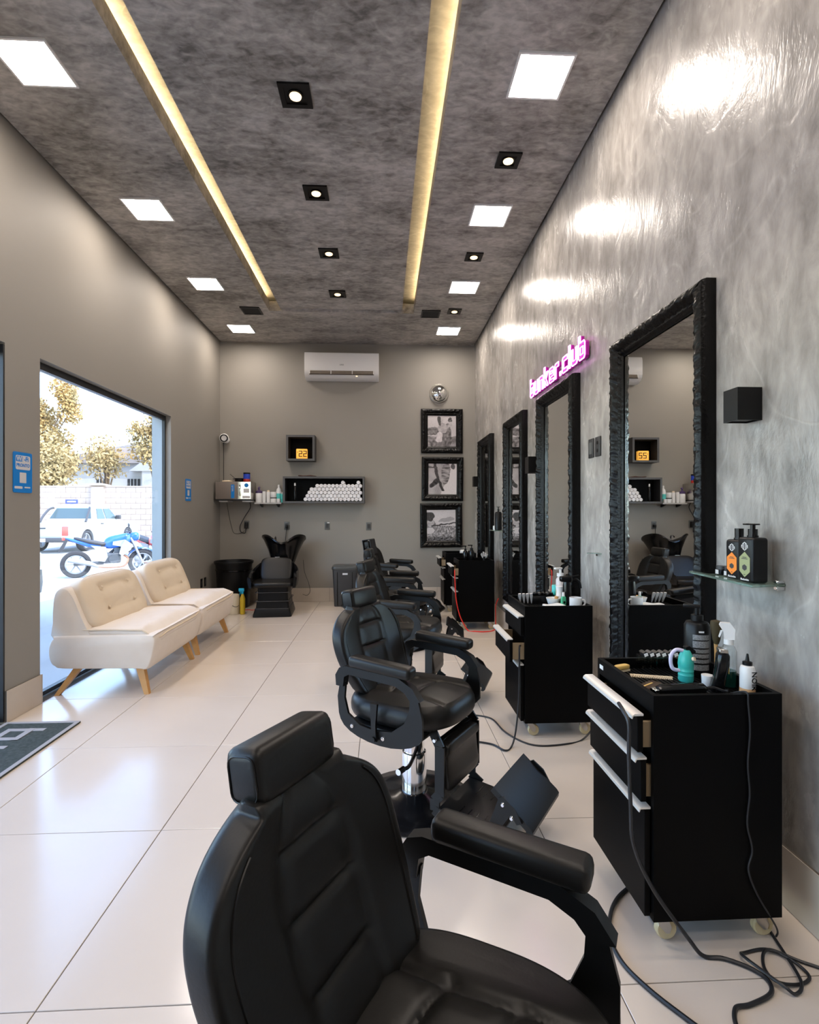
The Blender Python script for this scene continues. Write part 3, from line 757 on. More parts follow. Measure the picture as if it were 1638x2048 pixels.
# ------------------------------------------------------------------ doormat
t = thing('doormat', 'dark green doormat with pale border and lettering by the entrance', 'doormat', (0, 0, 0))
b = B(); box(b, -2.335, -1.888, 1.75, 3.362, .0005, .010, .002, 1); mk('mat_base', b, mat('green_mat_pile', (.035, .048, .045), .95, noise=(60, (.07, .085, .08), .2), bump=(500, .8, .004)), t)
M_MATW = mat('pale_mat_pile', (.40, .39, .40), .95, bump=(500, .8, .004))
b = B()
for q in ((-2.335, -1.888, 3.337, 3.362), (-2.335, -1.888, 1.75, 1.775), (-1.913, -1.888, 1.775, 3.337), (-2.335, -2.310, 1.775, 3.337)): box(b, *q, .0101, .0125)
mk('border', b, M_MATW, t, smooth=False)
GL = {'b': [(0, 1.5, 0, 0), (0, 0, 1, 0), (1, 0, 1, 1), (1, 1, 0, 1)], 'u': [(0, 1, 0, 0), (0, 0, 1, 0), (1, 0, 1, 1)], 'n': [(0, 0, 0, 1), (0, 1, 1, 1), (1, 1, 1, 0)], 'k': [(0, 0, 0, 1.5), (0, .5, .9, 1), (.3, .6, 1, 0)], 'e': [(1, 0, 0, 0), (0, 0, 0, 1), (0, 1, 1, 1), (1, 1, 1, .5), (1, .5, 0, .5)], 'r': [(0, 0, 0, 1), (0, 1, .8, 1)]}
for k, c in enumerate('bunker'):   # letters stand with their tops towards the room
    b = B(); y = 3.24 - .235 * k; s = .125
    for qi, (x0, z0, x1, z1) in enumerate(GL[c]):
        a = V(-2.235 + z0 * s, y - x0 * s, .0103); d = V(-2.235 + z1 * s, y - x1 * s, .0103) - a; L = d.length; d.normalize()
        box(b, -.018, L + .018, -.018, .018, 0, .0018 + .0004 * qi, M=basis(a, d, V(0, 0, 1).cross(d), (0, 0, 1)))
    mk('letter', b, M_MATW, t, smooth=False)

# ------------------------------------------------------------------ back wall fittings
def on_back(x, z, out=0.): return basis((x, YB - out, z), (1, 0, 0), (0, 0, 1), (0, -1, 0))
# air conditioner
t = thing('air_conditioner', 'white wall mounted air conditioner high on the back wall', 'air conditioner', (-.592, YB, 3.39))
b = B(); pr = [(0, .185), (-.17, .185), (-.205, .17), (-.215, .12), (-.215, -.07), (-.205, -.115), (-.175, -.155), (-.10, -.182), (0, -.185)]
yz(b, pr, -.525, .525); mk('housing', b, M_WHITE, t)
b = B(); M = basis((0, -.208, -.112), (1, 0, 0), (0, .30, 1), (0, -1, .3)); box(b, -.455, .455, -.028, .026, -.004, .012, M=M); vent = mk('outlet', b, mat('ac_outlet_dark', (.10, .08, .06), .6), t, smooth=False)
for k in range(3):
    b = B(); box(b, -.45 + .0, .45, -.018 + k * .016, -.013 + k * .016, .0121, .017, M=M); mk('louvre', b, mat('ac_louvre', (.42, .36, .30), .5), vent, smooth=False)
for k in range(4):
    b = B(); x = -.45 + .30 * k; box(b, x - .006, x + .006, -.028, .026, .0171, .020, M=M); mk('rib', b, M_WHITE, vent, smooth=False)
text('logo', 'GREE', .026, M_GREYP, t, basis((-.0, -.2155, .0), (1, 0, 0), (0, 0, 1), (0, -1, 0)), .0005)
b = B(); box(b, .20, .225, -.219, -.2151, -.165 + .0, -.155); mk('status_light', b, mat('warm_led', (1, .8, .4), .4, emit=((1, .75, .35), 2)), t, smooth=False)
# cube shelf with the amber number box
def open_box(t, w, h, d, k, y0=0):
    b = B(); box(b, -w / 2, w / 2, -d, y0, -h / 2, -h / 2 + k); box(b, -w / 2, w / 2, -d, y0, h / 2 - k, h / 2); box(b, -w / 2, -w / 2 + k, -d, y0, -h / 2 + k, h / 2 - k); box(b, w / 2 - k, w / 2, -d, y0, -h / 2 + k, h / 2 - k); mk('carcass', b, M_SHELF, t, smooth=False)
    b = B(); box(b, -w / 2 + k, w / 2 - k, y0 - .008, y0 - .001, -h / 2 + k, h / 2 - k); mk('back_panel', b, M_CAB, t, smooth=False)
    b = B()
    for q in ((-w / 2, w / 2, -h / 2, -h / 2 + k), (-w / 2, w / 2, h / 2 - k, h / 2), (-w / 2, -w / 2 + k, -h / 2 + k, h / 2 - k), (w / 2 - k, w / 2, -h / 2 + k, h / 2 - k)): box(b, q[0], q[1], -d - .001, -d, q[2], q[3])
    mk('edge_band', b, M_SHELFE, t, smooth=False)
t = thing('cube_shelf', 'small black cube shelf holding an amber number box', 'shelf', (-1.175, YB, 2.212)); open_box(t, .40, .365, .20, .03)
t = thing('number_box', 'glowing amber box with black number 22 in the cube shelf', 'light box', (-1.165, 7.54, 2.0605), R(6))
b = B(); box(b, -.078, .078, -.04, .04, 0, .142, .008); mk('box', b, M_AMBER, t)
M22 = basis((.008, -.0405, .072), (1, 0, 0), (0, 0, 1), (0, -1, 0))
for k, dx in enumerate((-.026, .036)):
    b = B()
    for q in ((-.025, .025, .032, .043), (-.025, .025, -.006, .006), (-.025, .025, -.043, -.032), (.014, .025, .006, .032), (-.025, -.014, -.032, -.006)): box(b, dx + q[0], dx + q[1], q[2], q[3], -.0002, .001, M=M22)
    mk('digit', b, M_BLKP, t, smooth=False)
text('currency_sign', '$', .03, M_BLKP, t, M22 @ T(-.066, .022, .0004), .0005)
# long shelf with rolled towels
SHX, SHZ, SHW, SHH = -.845, 1.618, 1.15, .38
t = thing('towel_shelf', 'long black wall shelf filled with rolled towels', 'shelf', (SHX, YB, SHZ)); open_box(t, SHW, SHH, .20, .028)
b = B(); rr = .0275; pf = [(.002, -.0855), (.006, -.0835), (.011, -.0865), (.016, -.0835), (.0205, -.0865), (.0245, -.084), (rr, -.076), (rr, .085), (.002, .085)]
lathe(b, pf, n=14, M=RX(0) @ Matrix.Rotation(R(90), 4, 'X') @ T(0, 0, 0) @ Matrix.Scale(-1, 4, (0, 0, 1)))
roll = mk('rolled_towel', b, M_TOWEL); roll_me = roll.data; bpy.data.objects.remove(roll)
x1 = SHX + SHW / 2 - .030; zb = SHZ - SHH / 2 + .028; k = 0
TL = 'white rolled towel, %s from the right in the %s of the shelf pile'
ROWN = ['bottom row', 'second row up', 'third row up', 'fourth row up', 'fifth row up', 'top row']
ORD = 'first second third fourth fifth sixth seventh eighth ninth tenth eleventh twelfth thirteenth fourteenth fifteenth sixteenth seventeenth eighteenth'.split()
def towel(x, z, y, rz=0):
    o = bpy.data.objects.new('rolled_towel', roll_me); COL.objects.link(o); o.location = (x, y, z); o.rotation_euler = (0, rnd.uniform(0, 6), rz); tag(o, TL % (ORD[nt], ROWN[row]), 'towel', 'white towel rolls in the long shelf')
for row in range(6):
    z = zb + rr + row * rr * 1.735; x = x1 - rr - (rr if row % 2 else 0) - .001; left = SHX - SHW / 2 + .265 + row * .040 + (.0 if row < 4 else .05)
    nt = 0
    while x > left:
        if not (row == 5 and rnd.random() < .55): towel(x, z + .0002, 7.555 + rnd.uniform(-.012, .004)); nt += 1
        x -= 2 * rr + .0004
def bottle(name, label, loc, prof, m, cap=None, capm=None, group=None, n=20, parts=()):
    t = thing(name, label, 'bottle' if 'bottle' in name else name.split('_')[-1], loc, 0, group)
    b = B(); lathe(b, prof, n=n); mk('body', b, m, t)
    if cap: b = B(); lathe(b, cap, n=n); mk('cap', b, capm, t)
    for nm, pf, pm in parts: b = B(); lathe(b, pf, n=n); mk(nm, b, pm, t)
    return t
bottle('spray_bottle', 'slim black bottle with white cap beside the rolled towels', (-1.262, 7.53, zb + .0002), [(.002, 0), (.019, 0), (.021, .004), (.021, .20), (.012, .215), (.009, .222), (.002, .222)], M_BLKG, [(.012, .221), (.012, .255), (.009, .262), (.002, .262)], M_WHITE)
b = B(); superq(b, (-1.09, 7.55, SHZ + SHH / 2 + .0105), (.13, .05, .010), .6, .5, fn=lambda p: p + V(0, 0, .004 * math.sin(p.x * 40))); tag(mk('folded_cloth', b, mat('brown_cloth', (.09, .045, .035), .9)), 'dark brown folded cloth on top of the long towel shelf', 'cloth')
# small shelf with white jars and bottles
t = thing('small_shelf', 'narrow pale shelf carrying white jars and bottles beside the towel shelf', 'shelf', (-1.635, YB, 1.428))
b = B(); box(b, -.19, .185, -.16, 0, -.010, .010); mk('board', b, mat('pale_laminate', (.45, .44, .43), .5), t, smooth=False)
for x in (-.115, .12):
    b = B(); yz(b, [(0, -.0105), (-.12, -.0105), (-.12, -.02), (-.02, -.05), (0, -.055)], x - .012, x + .012); mk('bracket', b, M_BLKP, t)
zs = 1.4383
def jar(r, h): return [(.002, 0), (r * .94, 0), (r, .004), (r, h - .004), (r * .95, h), (.002, h)]
bottle('cream_jar', 'large white tub with dark lid and pump on the small shelf', (-1.775, 7.56, zs), jar(.048, .135), M_WHITE, [(.049, .1352), (.049, .16), (.03, .172), (.014, .176), (.014, .20), (.02, .205), (.012, .225), (.002, .227)], M_PURPLE)
bottle('cream_tube', 'white upright tube beside the large white tub', (-1.700, 7.545, zs), [(.002, 0), (.022, 0), (.024, .02), (.025, .13), (.024, .158), (.002, .160)], M_WHITE)
bottle('lotion_bottle', 'slim white bottle with pale cap in the middle of the small shelf', (-1.643, 7.56, zs), jar(.027, .155), M_WHITE, [(.018, .1552), (.018, .175), (.002, .177)], M_BEIGE)
bottle('cream_jar', 'white round jar resting on another jar of the small shelf', (-1.568, 7.56, zs + .0735), jar(.043, .078), M_WHITE)
bottle('cream_jar', 'low white jar with dark lid band under another jar', (-1.568, 7.56, zs), jar(.045, .058), M_WHITE, [(.0455, .0582), (.0455, .0730), (.002, .0732)], M_DGREY)
bottle('oil_bottle', 'tall white bottle with aqua label on the small shelf', (-1.500, 7.585, zs), [(.002, 0), (.036, 0), (.040, .006), (.040, .15), (.032, .19), (.016, .215), (.015, .225), (.002, .225)], M_WHITE, [(.017, .2252), (.015, .255), (.002, .257)], M_WHITE, parts=(('label_band', [(.0405, .03), (.0405, .13)], M_AQUA),))
bottle('cream_jar', 'small white jar at the right end of the small shelf', (-1.492, 7.52, zs), jar(.024, .055), M_WHITE)
bottle('serum_bottle', 'small aqua bottle against the towel shelf side', (-1.450, 7.56, zs), jar(.015, .12), M_AQUA, [(.009, .1202), (.009, .15), (.002, .152)], M_WHITE)
# steriliser oven in the corner
t = thing('steriliser_oven', 'small grey metal steriliser oven on the corner wall shelf', 'oven', (-2.075, YB, 1.48))
b = B(); box(b, -.25, .235, -.30, -.01, 0, .245, .006); mk('casing', b, M_STEEL, t)
b = B(); box(b, -.247, .055, -.309, -.3005, .006, .24, .003); dr = mk('oven_door', b, mat('brown_grey_metal', (.20, .17, .15), .4), t)
b = B(); box(b, .058, .232, -.306, -.3005, .006, .24); pn = mk('control_panel', b, mat('polished_steel', (.62, .60, .56), .12, metal=1), t, smooth=False)
b = B(); lathe(b, [(.028, 0), (.028, .002), (.002, .0022)], n=24, M=basis((.175, -.3062, .195), (1, 0, 0), (0, 0, 1), (0, -1, 0))); mk('blue_badge', b, M_BLUE, pn)
b = B(); lathe(b, [(.030, 0), (.030, .0012), (.002, .0014)], n=24, M=basis((.175, -.3061, .195), (1, 0, 0), (0, 0, 1), (0, -1, 0))); mk('badge_rim', b, M_WHITE, pn)
b = B(); box(b, .12, .225, -.3072, -.3061, .012, .05); mk('white_label', b, M_OFFW, pn, smooth=False)
b = B(); box(b, .135, .215, -.3072, -.3061, .09, .15); mk('grey_label', b, M_OFFW, pn, smooth=False)
b = B(); tube(b, [(.085, -.318, .05), (.085, -.325, .06), (.085, -.325, .19), (.085, -.318, .20)], .006, 8); mk('door_handle', b, M_CHROME, dr)
b = B(); box(b, -.035, .012, -.3102, -.3092, .015, .205, .0005, 1); mk('blue_sticker', b, M_BLUE, dr, smooth=False)
text('sticker_text', 'WI-FI', .035, M_OFFW, dr, basis((-.011, -.3104, .15), (0, 0, 1), (-1, 0, 0), (0, -1, 0)), .0003)
t = thing('corner_shelf', 'white corner wall shelf under the steriliser oven', 'shelf', (-2.075, YB, 1.4795))
b = B(); box(b, -.27, .24, -.29, 0, -.018, 0); mk('board', b, M_SHELF, t, smooth=False)
for x in (-.15, .17): b = B(); box(b, x - .06, x + .06, -.27, -.01, -.034, -.0185); mk('bracket', b, M_WHITE, t, smooth=False)
zo = 1.7255
t = thing('mixing_bowl', 'black mixing bowl on top of the steriliser oven', 'bowl', (-2.045, 7.52, zo))
b = B(); lathe(b, [(.002, 0), (.045, 0), (.058, .01), (.066, .055), (.063, .055), (.055, .012), (.002, .008)], n=24); mk('bowl', b, M_BLKP, t)
b = B(); box(b, -.085, -.066, -.012, .012, .040, .052); mk('lug', b, M_BLKP, t, smooth=False)
b = B(); tube(b, [(-.02, 0, .02), (-.13, .02, .115)], .004, 6); mk('brush_handle', b, M_BLKP, t)
t = bottle('pomade_can', 'blue and red can on top of the steriliser oven', (-1.935, 7.51, zo), jar(.047, .045), mat('red_can', (.45, .03, .02), .35), parts=(('blue_band', [(.002, .0452), (.047, .0452), (.047, .115), (.002, .115)], mat('blue_can', (.02, .06, .5), .35)), ('lid', [(.002, .1152), (.048, .1152), (.048, .135), (.002, .136)], M_BLKP)))
b = B(); superq(b, (-2.21, 7.53, zo + .014), (.07, .05, .014), .7, .7, fn=lambda p: p * (1 + .25 * fn(p.x, p.y, 30))); tag(mk('crumpled_cloth', b, M_BEIGE), 'crumpled cream cloth on top of the steriliser oven', 'cloth')
# security camera
t = thing('security_camera', 'small white security camera in the left back corner', 'camera', (-2.262, YB, 2.345)); t.scale = (1.35, 1.35, 1.35)
b = B(); lathe(b, [(.035, 0), (.035, .012), (.012, .018), (.010, .05), (.002, .05)], n=20, M=RX(90)); mk('mount', b, M_WHITE, t)
b = B(); Mq = T(.0, -.075, .01) @ RZ(12) @ RX(100); lathe(b, [(.002, -.05), (.030, -.05), (.042, -.035), (.046, .0), (.046, .045), (.040, .05)], n=24, M=Mq); mk('housing', b, M_WHITE, t)
b = B(); lathe(b, [(.040, .044), (.040, .056), (.030, .058), (.028, .050), (.002, .049)], n=24, M=Mq); mk('lens', b, M_BLKG, t)
b = B(); tube(b, [(-2.300, YB - .006, 2.33), (-2.300, YB - .006, 1.72)], .004, 6); tag(mk('camera_cable', b, M_GREYCORD), 'thin grey cable running down from the security camera', 'cable')
# power outlets
def outlet(x, z, label, sw=False, col=M_GREYP):
    t = thing('power_outlet', label, 'outlet', (x, YB, z), 0, 'outlets on the back wall'); M = basis((0, 0, 0), (1, 0, 0), (0, 0, 1), (0, -1, 0))
    b = B(); box(b, -.038, .038, -.058, .058, .0005, .008, .003, M=M); mk('plate', b, col, t)
    b = B(); box(b, -.022, .022, -.034, .034, .0085, .0105, .001, 1, M=M); s = mk('insert', b, M_DGREY, t)
    for dx, dz in ((-.010, 0), (.010, 0), (0, -.005)): b = B(); cyl(b, M @ V(dx, dz, .0105), M @ V(dx, dz, .0112), .003, n=8); mk('hole', b, M_BLKP, s)
    return t
outlet(-1.974, 1.12, 'dark outlet with plug below the steriliser oven'); outlet(-1.398, 1.104, 'grey outlet with plug above the hair wash basin'); o3 = outlet(-.818, 1.103, 'grey outlet left of two below the towel shelf, with white tab'); outlet(-.215, 1.095, 'grey outlet right of two below the towel shelf, above the barber chairs')
b = B(); box(b, .0, .035, -.0100, -.0082, .036, .052); mk('white_tab', b, M_WHITE, o3, smooth=False)
def cable(name, label, pts, r, m, plug=None, k=8):
    b = B(); tube(b, smooth_path(pts, k), r, 7); o = mk(name, b, m)
    if plug: b = B(); box(b, *plug, .006); mk('plug', b, M_BLKP, o)
    return tag(o, label, 'cable')
cable('power_cable', 'black cable looping from the oven to its wall plug', [(-1.90, 7.55, 1.440), (-1.91, 7.60, 1.36), (-2.0, 7.62, 1.22), (-2.06, 7.63, 1.10), (-2.05, 7.63, 1.02), (-1.99, 7.625, 1.0), (-1.972, 7.60, 1.06), (-1.972, 7.60, 1.10)], .006, M_CORD, (-1.992, -1.948, 7.60, 7.647, 1.07, 1.16))
cable('power_cable', 'thin cable hanging under the left end of the corner shelf', [(-2.24, 7.60, 1.44), (-2.23, 7.64, 1.30), (-2.19, 7.648, 1.10), (-2.15, 7.648, 1.0), (-2.05, 7.648, 1.0), (-2.0, 7.648, 1.04)], .003, M_GREYCORD)
cable('power_cable', 'thin cable from outlet down behind the wash basin', [(-1.398, 7.62, 1.09), (-1.40, 7.62, 1.04), (-1.41, 7.635, .95), (-1.42, 7.64, .80)], .004, M_CORD, (-1.415, -1.381, 7.61, 7.6485, 1.07, 1.115))
cable('power_cable', 'thin looping cable right of the hair wash chair', [(-1.14, 7.50, .62), (-1.13, 7.55, .45), (-1.08, 7.60, .28), (-1.06, 7.62, .16), (-1.10, 7.62, .10), (-1.16, 7.58, .12)], .003, M_GREYCORD)

# ------------------------------------------------------------------ things on the floor at the back
# hair wash unit
t = thing('hair_wash_chair', 'black hair wash chair with tilted basin against the back wall', 'wash chair', (-1.405, 6.88, 0), R(4))
b = B(); rings = []
for z, wx, y0, y1 in ((0, .235, -.325, .20), (.02, .235, -.325, .20), (.10, .215, -.300, .19), (.103, .205, -.285, .19), (.19, .195, -.275, .19), (.193, .190, -.265, .19), (.30, .185, -.26, .19), (.365, .19, -.26, .19)):
    rings.append([V(p[0], p[1], z) for p in rrect(2 * wx, y1 - y0, .03, 4, 0, (y0 + y1) / 2)])
loft(b, rings); mk('pedestal', b, M_BLKP, t)
b = B()
for z in (.101, .192, .30): rings = None; tube(b, [V(p[0], p[1], z) for p in rrect(.42, .49, .03, 4, 0, -.045)], .004, 6, closed=True)
mk('pedestal_rib', b, M_DGREY, t)
# tub shell: seat pan, arms and back in one moulding
b = B(); rings = []
for i in range(33):
    a = PI * (i / 32) ; # from right arm front around the back to left arm front
    q = i / 32; s = -math.cos(PI * q)
    if q < .25: x, y = .285, -.30 + q / .25 * .30
    elif q > .75: x, y = -.285, .0 - (q - .75) / .25 * .30
    else: aa = PI * (q - .25) / .5; x, y = .285 * math.cos(aa), .0 + .22 * math.sin(aa)
    hb = .545 + .15 * max(0, math.sin(PI * max(0, min(1, (q - .22) / .56)))) ** 1.5
    if q < .06 or q > .94: hb -= .05
    f = .04; rings.append([V(x, y, .36), V(x * 1.04, y * 1.03, .42), V(x * (1.06 - (hb - .5) * .5), y + (hb - .5) * .35, hb - .01), V(x * (1.02 - (hb - .5) * .5), y + (hb - .5) * .35 - .01, hb), V(x * (.92 - (hb - .5) * .4), y - .015 + (hb - .5) * .35, hb - .012), V(x * .88, y - .02, .43), V(x * .88, y - .02, .36)])
loft(b, rings); mk('tub_shell', b, M_BLKG, t, ang=50)
b = B(); superq(b, (0, -.06, .395), (.265, .265, .038), .35, .35, 40, 12); mk('seat', b, M_LEATHER2, t, ang=70)
b = B(); superq(b, (0, 0, 0), (.205, .035, .165), .42, .42, 40, 20, M=T(0, .10, .545) @ RX(-22)); mk('back_cushion', b, M_LEATHER2, t, ang=70)
b = B(); box(b, -.03, .03, .178, .186, .695, .705); mk('badge', b, M_ALU, t, smooth=False)
# basin: bowl with neck notch towards the seat
b = B(); rings = []; n = 48
def basin_ring(k, z, notch):
    r = []
    for i in range(n):
        a = 2 * PI * i / n; x, y = .255 * k * spw(math.cos(a), .85), .25 * k * spw(math.sin(a), .85)
        dip = notch * math.exp(-((a - 1.5 * PI) / .42) ** 2); tip = .035 * abs(math.cos(a)) * (1 if notch else 0) - .02 * max(0, math.sin(a)) * (1 if notch else 0)
        r.append(V(x, y + .02, z - dip + tip))
    return r
for k, z, nn in ((.42, -.30, 0), (.55, -.22, 0), (.72, -.12, .02), (.88, -.03, .05), (1.0, .03, .085), (1.04, .035, .09), (1.04, .05, .09), (1.0, .055, .09), (.92, .045, .09), (.80, -.02, .06), (.60, -.09, .02), (.2, -.11, 0), (.02, -.112, 0)): rings.append(basin_ring(k, z, nn))
loft(b, rings, M=T(.06, .40, .875) @ RX(-14) @ Matrix.Scale(1.12, 4)); mk('basin', b, M_BLKG, t, ang=60)
b = B(); box(b, -.09, .09, .30, .52, .0, .60, .02, M=T(0, 0, 0)); box(b, -.16, .16, .24, .54, .0, .05, .015); mk('basin_stand', b, M_BLKP, t)
b = B(); tube(b, smooth_path([(-.06, .50, .86), (-.06, .50, .95), (-.06, .44, .965), (-.06, .40, .945)]), .010, 8); cyl(b, (-.06, .50, .84), (-.06, .50, .90), .017); mk('faucet', b, M_CHROME, t)
# large round black bin, pedal bin, bucket
t = thing('round_tub', 'large round black tub in the left back corner', 'tub', (-2.055, 7.30, 0))
b = B(); lathe(b, [(.002, 0), (.20, 0), (.205, .01), (.235, .52), (.245, .60), (.258, .60), (.262, .62), (.258, .635), (.245, .635), (.235, .60), (.20, .03), (.002, .02)], n=48); mk('body', b, M_BLKP, t)
b = B(); lathe(b, [(.2345, .50), (.243, .505), (.246, .525), (.238, .53)], n=48); mk('rim_band', b, M_BLKG, t)
t = thing('pedal_bin', 'black plastic pedal bin against the back wall', 'bin', (-.535, 7.36, 0), R(3))
b = B(); rings = []
for z, k in ((0, .86), (.02, .88), (.30, .94), (.50, 1.0)): rings.append([V(p[0] * k, p[1] * k, z) for p in rrect(.345, .27, .03, 4)])
loft(b, rings); mk('body', b, M_DGREY, t)
b = B(); rings = []
for z, k in ((.50, 1.02), (.515, 1.07), (.535, 1.07), (.552, 1.02), (.565, .85), (.568, .3)): rings.append([V(p[0] * k, p[1] * k, z) for p in rrect(.345, .27, .05, 4)])
loft(b, rings); mk('lid', b, mat('bin_lid_grey', (.07, .075, .075), .3), t)
b = B()
for x in (-.105, .098): box(b, x - .004, x + .004, -.134, -.122, .02, .49)
mk('front_rib', b, M_BLKP, t, smooth=False)
b = B(); box(b, -.035, .035, -.137, -.132, .44, .462); mk('brand_plate', b, M_SILVERT, t, smooth=False)
b = B(); box(b, -.05, .05, -.18, -.118, .012, .03, .005); mk('pedal', b, M_BLKP, t)
t = thing('white_canister', 'white canister on the floor beside the farther lounge chair', 'canister', (-1.925, 6.80, 0))
b = B(); lathe(b, [(.002, 0), (.075, 0), (.08, .01), (.08, .235), (.07, .25), (.002, .25)], n=28); mk('body', b, mat('ivory_plastic', (.66, .58, .44), .45), t)
b = B(); tube(b, [(.08 * math.cos(a), .08 * math.sin(a) , .13 + .03 * math.sin(a * 2)) for a in [R(-150 + 12 * i) for i in range(12)]], .0035, 6); mk('strap', b, M_GREYCORD, t)
t = thing('spray_bottle', 'yellow bottle with cyan sprayer head next to the white canister', 'bottle', (-1.800, 6.78, 0))
b = B(); lathe(b, [(.002, 0), (.03, 0), (.033, .005), (.033, .20), (.02, .24), (.014, .26), (.002, .26)], n=20); mk('body', b, M_LIMEY, t)
b = B(); cyl(b, (0, 0, .26), (0, 0, .29), .016, n=12); box(b, -.05, .022, -.012, .012, .288, .33, .008); xz(b, [(-.03, .29), (-.02, .29), (-.03, .25), (-.038, .25)], -.006, .006); mk('sprayer', b, M_CYAN, t)
cable('red_cable', 'short red cable lying on the floor by the round tub', [(-1.86, 7.02, .004), (-1.80, 7.06, .004), (-1.74, 7.03, .004), (-1.70, 7.06, .004)], .004, M_RED)
# outlets low on the left wall
for y, l in ((6.88, 'small dark wall outlet low on the left wall, nearer one'), (7.02, 'small dark wall outlet low on the left wall, farther one')):
    t = thing('wall_outlet', l, 'outlet', (XL, y, .385), 0, 'low outlets on the left wall')
    b = B(); box(b, .0005, .008, -.035, .035, -.058, .058, .003); mk('plate', b, M_BLKP, t)
    b = B(); box(b, .0085, .0105, -.02, .02, -.03, .03); mk('insert', b, M_DGREY, t, smooth=False)
# blue cards on the left wall
def card(y, label):
    t = thing('wifi_card', label, 'sign', (XL, y, 1.572), 0, 'blue wi-fi signs'); M = basis((.001, 0, 0), (0, 1, 0), (0, 0, 1), (1, 0, 0))
    # seen from the room the sign reads with +y to the right
    b = B(); prism(b, rrect(.178, .262, .012), lambda x, y: M @ V(x, y, 0), lambda x, y: M @ V(x, y, .004)); mk('card', b, M_BLUE, t)
    b = B(); prism(b, rrect(.138, .092, .012, 4, 0, .064), lambda x, y: M @ V(x, y, .0042), lambda x, y: M @ V(x, y, .0047)); mk('white_panel', b, M_OFFW, t)
    b = B(); prism(b, rrect(.062, .036, .006, 4, -.034, .088), lambda x, y: M @ V(x, y, .0048), lambda x, y: M @ V(x, y, .0051)); mk('blue_panel', b, M_BLUE, t)
    text('lettering', 'Wi', .044, M_OFFW, t, M @ T(-.034, .087, .0055), .0003, .0012); text('lettering', '-Fi', .042, M_BLUE, t, M @ T(.03, .087, .0052), .0003, .0012)
    text('lettering', 'PRONTO', .030, M_BLUE, t, M @ T(0, .046, .0052), .0003, .0008)
    b = B(); prism(b, rrect(.062, .068, .003, 2, 0, -.034), lambda x, y: M @ V(x, y, .0042), lambda x, y: M @ V(x, y, .0046)); mk('pale_square', b, M_OFFW, t)
    b = B(); prism(b, rrect(.074, .016, .005, 2, -.042, -.098), lambda x, y: M @ V(x, y, .0042), lambda x, y: M @ V(x, y, .0046)); mk('pale_strip', b, M_OFFW, t)
    b = B(); prism(b, rrect(.055, .009, .002, 2, .042, -.096), lambda x, y: M @ V(x, y, .0042), lambda x, y: M @ V(x, y, .0046)); mk('small_print', b, M_OFFW, t)
card(3.53, 'blue wi-fi sign on the pier between entrance and window'); card(6.426, 'blue wi-fi sign on the left wall beyond the window')

# ------------------------------------------------------------------ right wall fittings
def lamp(y, label, x0=1.245, s=.1, z0=1.652, z1=1.765):
    t = thing('wall_lamp', label, 'wall lamp', (XR, y, 0), 0, 'black cube wall lamps')
    b = B(); k = .006; xa, xb = x0 - XR, -.002
    box(b, xa, xb, -s / 2, -s / 2 + k, z0, z1); box(b, xa, xb, s / 2 - k, s / 2, z0, z1); box(b, xa, xa + k, -s / 2 + k, s / 2 - k, z0, z1); box(b, xb - k, xb, -s / 2 + k, s / 2 - k, z0, z1); mk('housing', b, M_BLKP, t, smooth=False)
    for z in (z0 + .006, z1 - .012):
        b = B(); box(b, xa + k, xb - k, -s / 2 + k, s / 2 - k, z, z + .005); mk('lens', b, M_GREYP, t, smooth=False)
lamp(1.837, 'black cube wall lamp beside the nearest mirror', 1.258, .078, 1.648, 1.765); lamp(4.49, 'black cube wall lamp between the two middle mirrors', 1.245, .11, 1.65, 1.79); lamp(7.27, 'black cube wall lamp in the back corner beside the farthest mirror', 1.255, .11, 1.66, 1.80)
for y, l, hol in ((3.325, 'blank dark switch plate beside the neon sign mirror', 0), (3.218, 'dark socket plate right of the blank switch plate', 1), (5.80, 'dark switch plate between the two farthest mirrors', 0)):
    t = thing('switch_plate', l, 'switch', (XR, y, 1.727), 0, 'dark plates on the mirror wall')
    b = B(); box(b, -.009, -.0005, -.040, .040, -.062, .062, .003); mk('plate', b, M_DGREY, t)
    if hol:
        for z in (.025, -.025): b = B(); cyl(b, (-.0092, 0, z), (-.0105, 0, z), .012, n=14); mk('socket', b, M_BLKP, t)
    else: b = B(); box(b, -.011, -.0092, -.022, .022, -.038, .038, .001, 1); mk('rocker', b, M_GREYP, t)
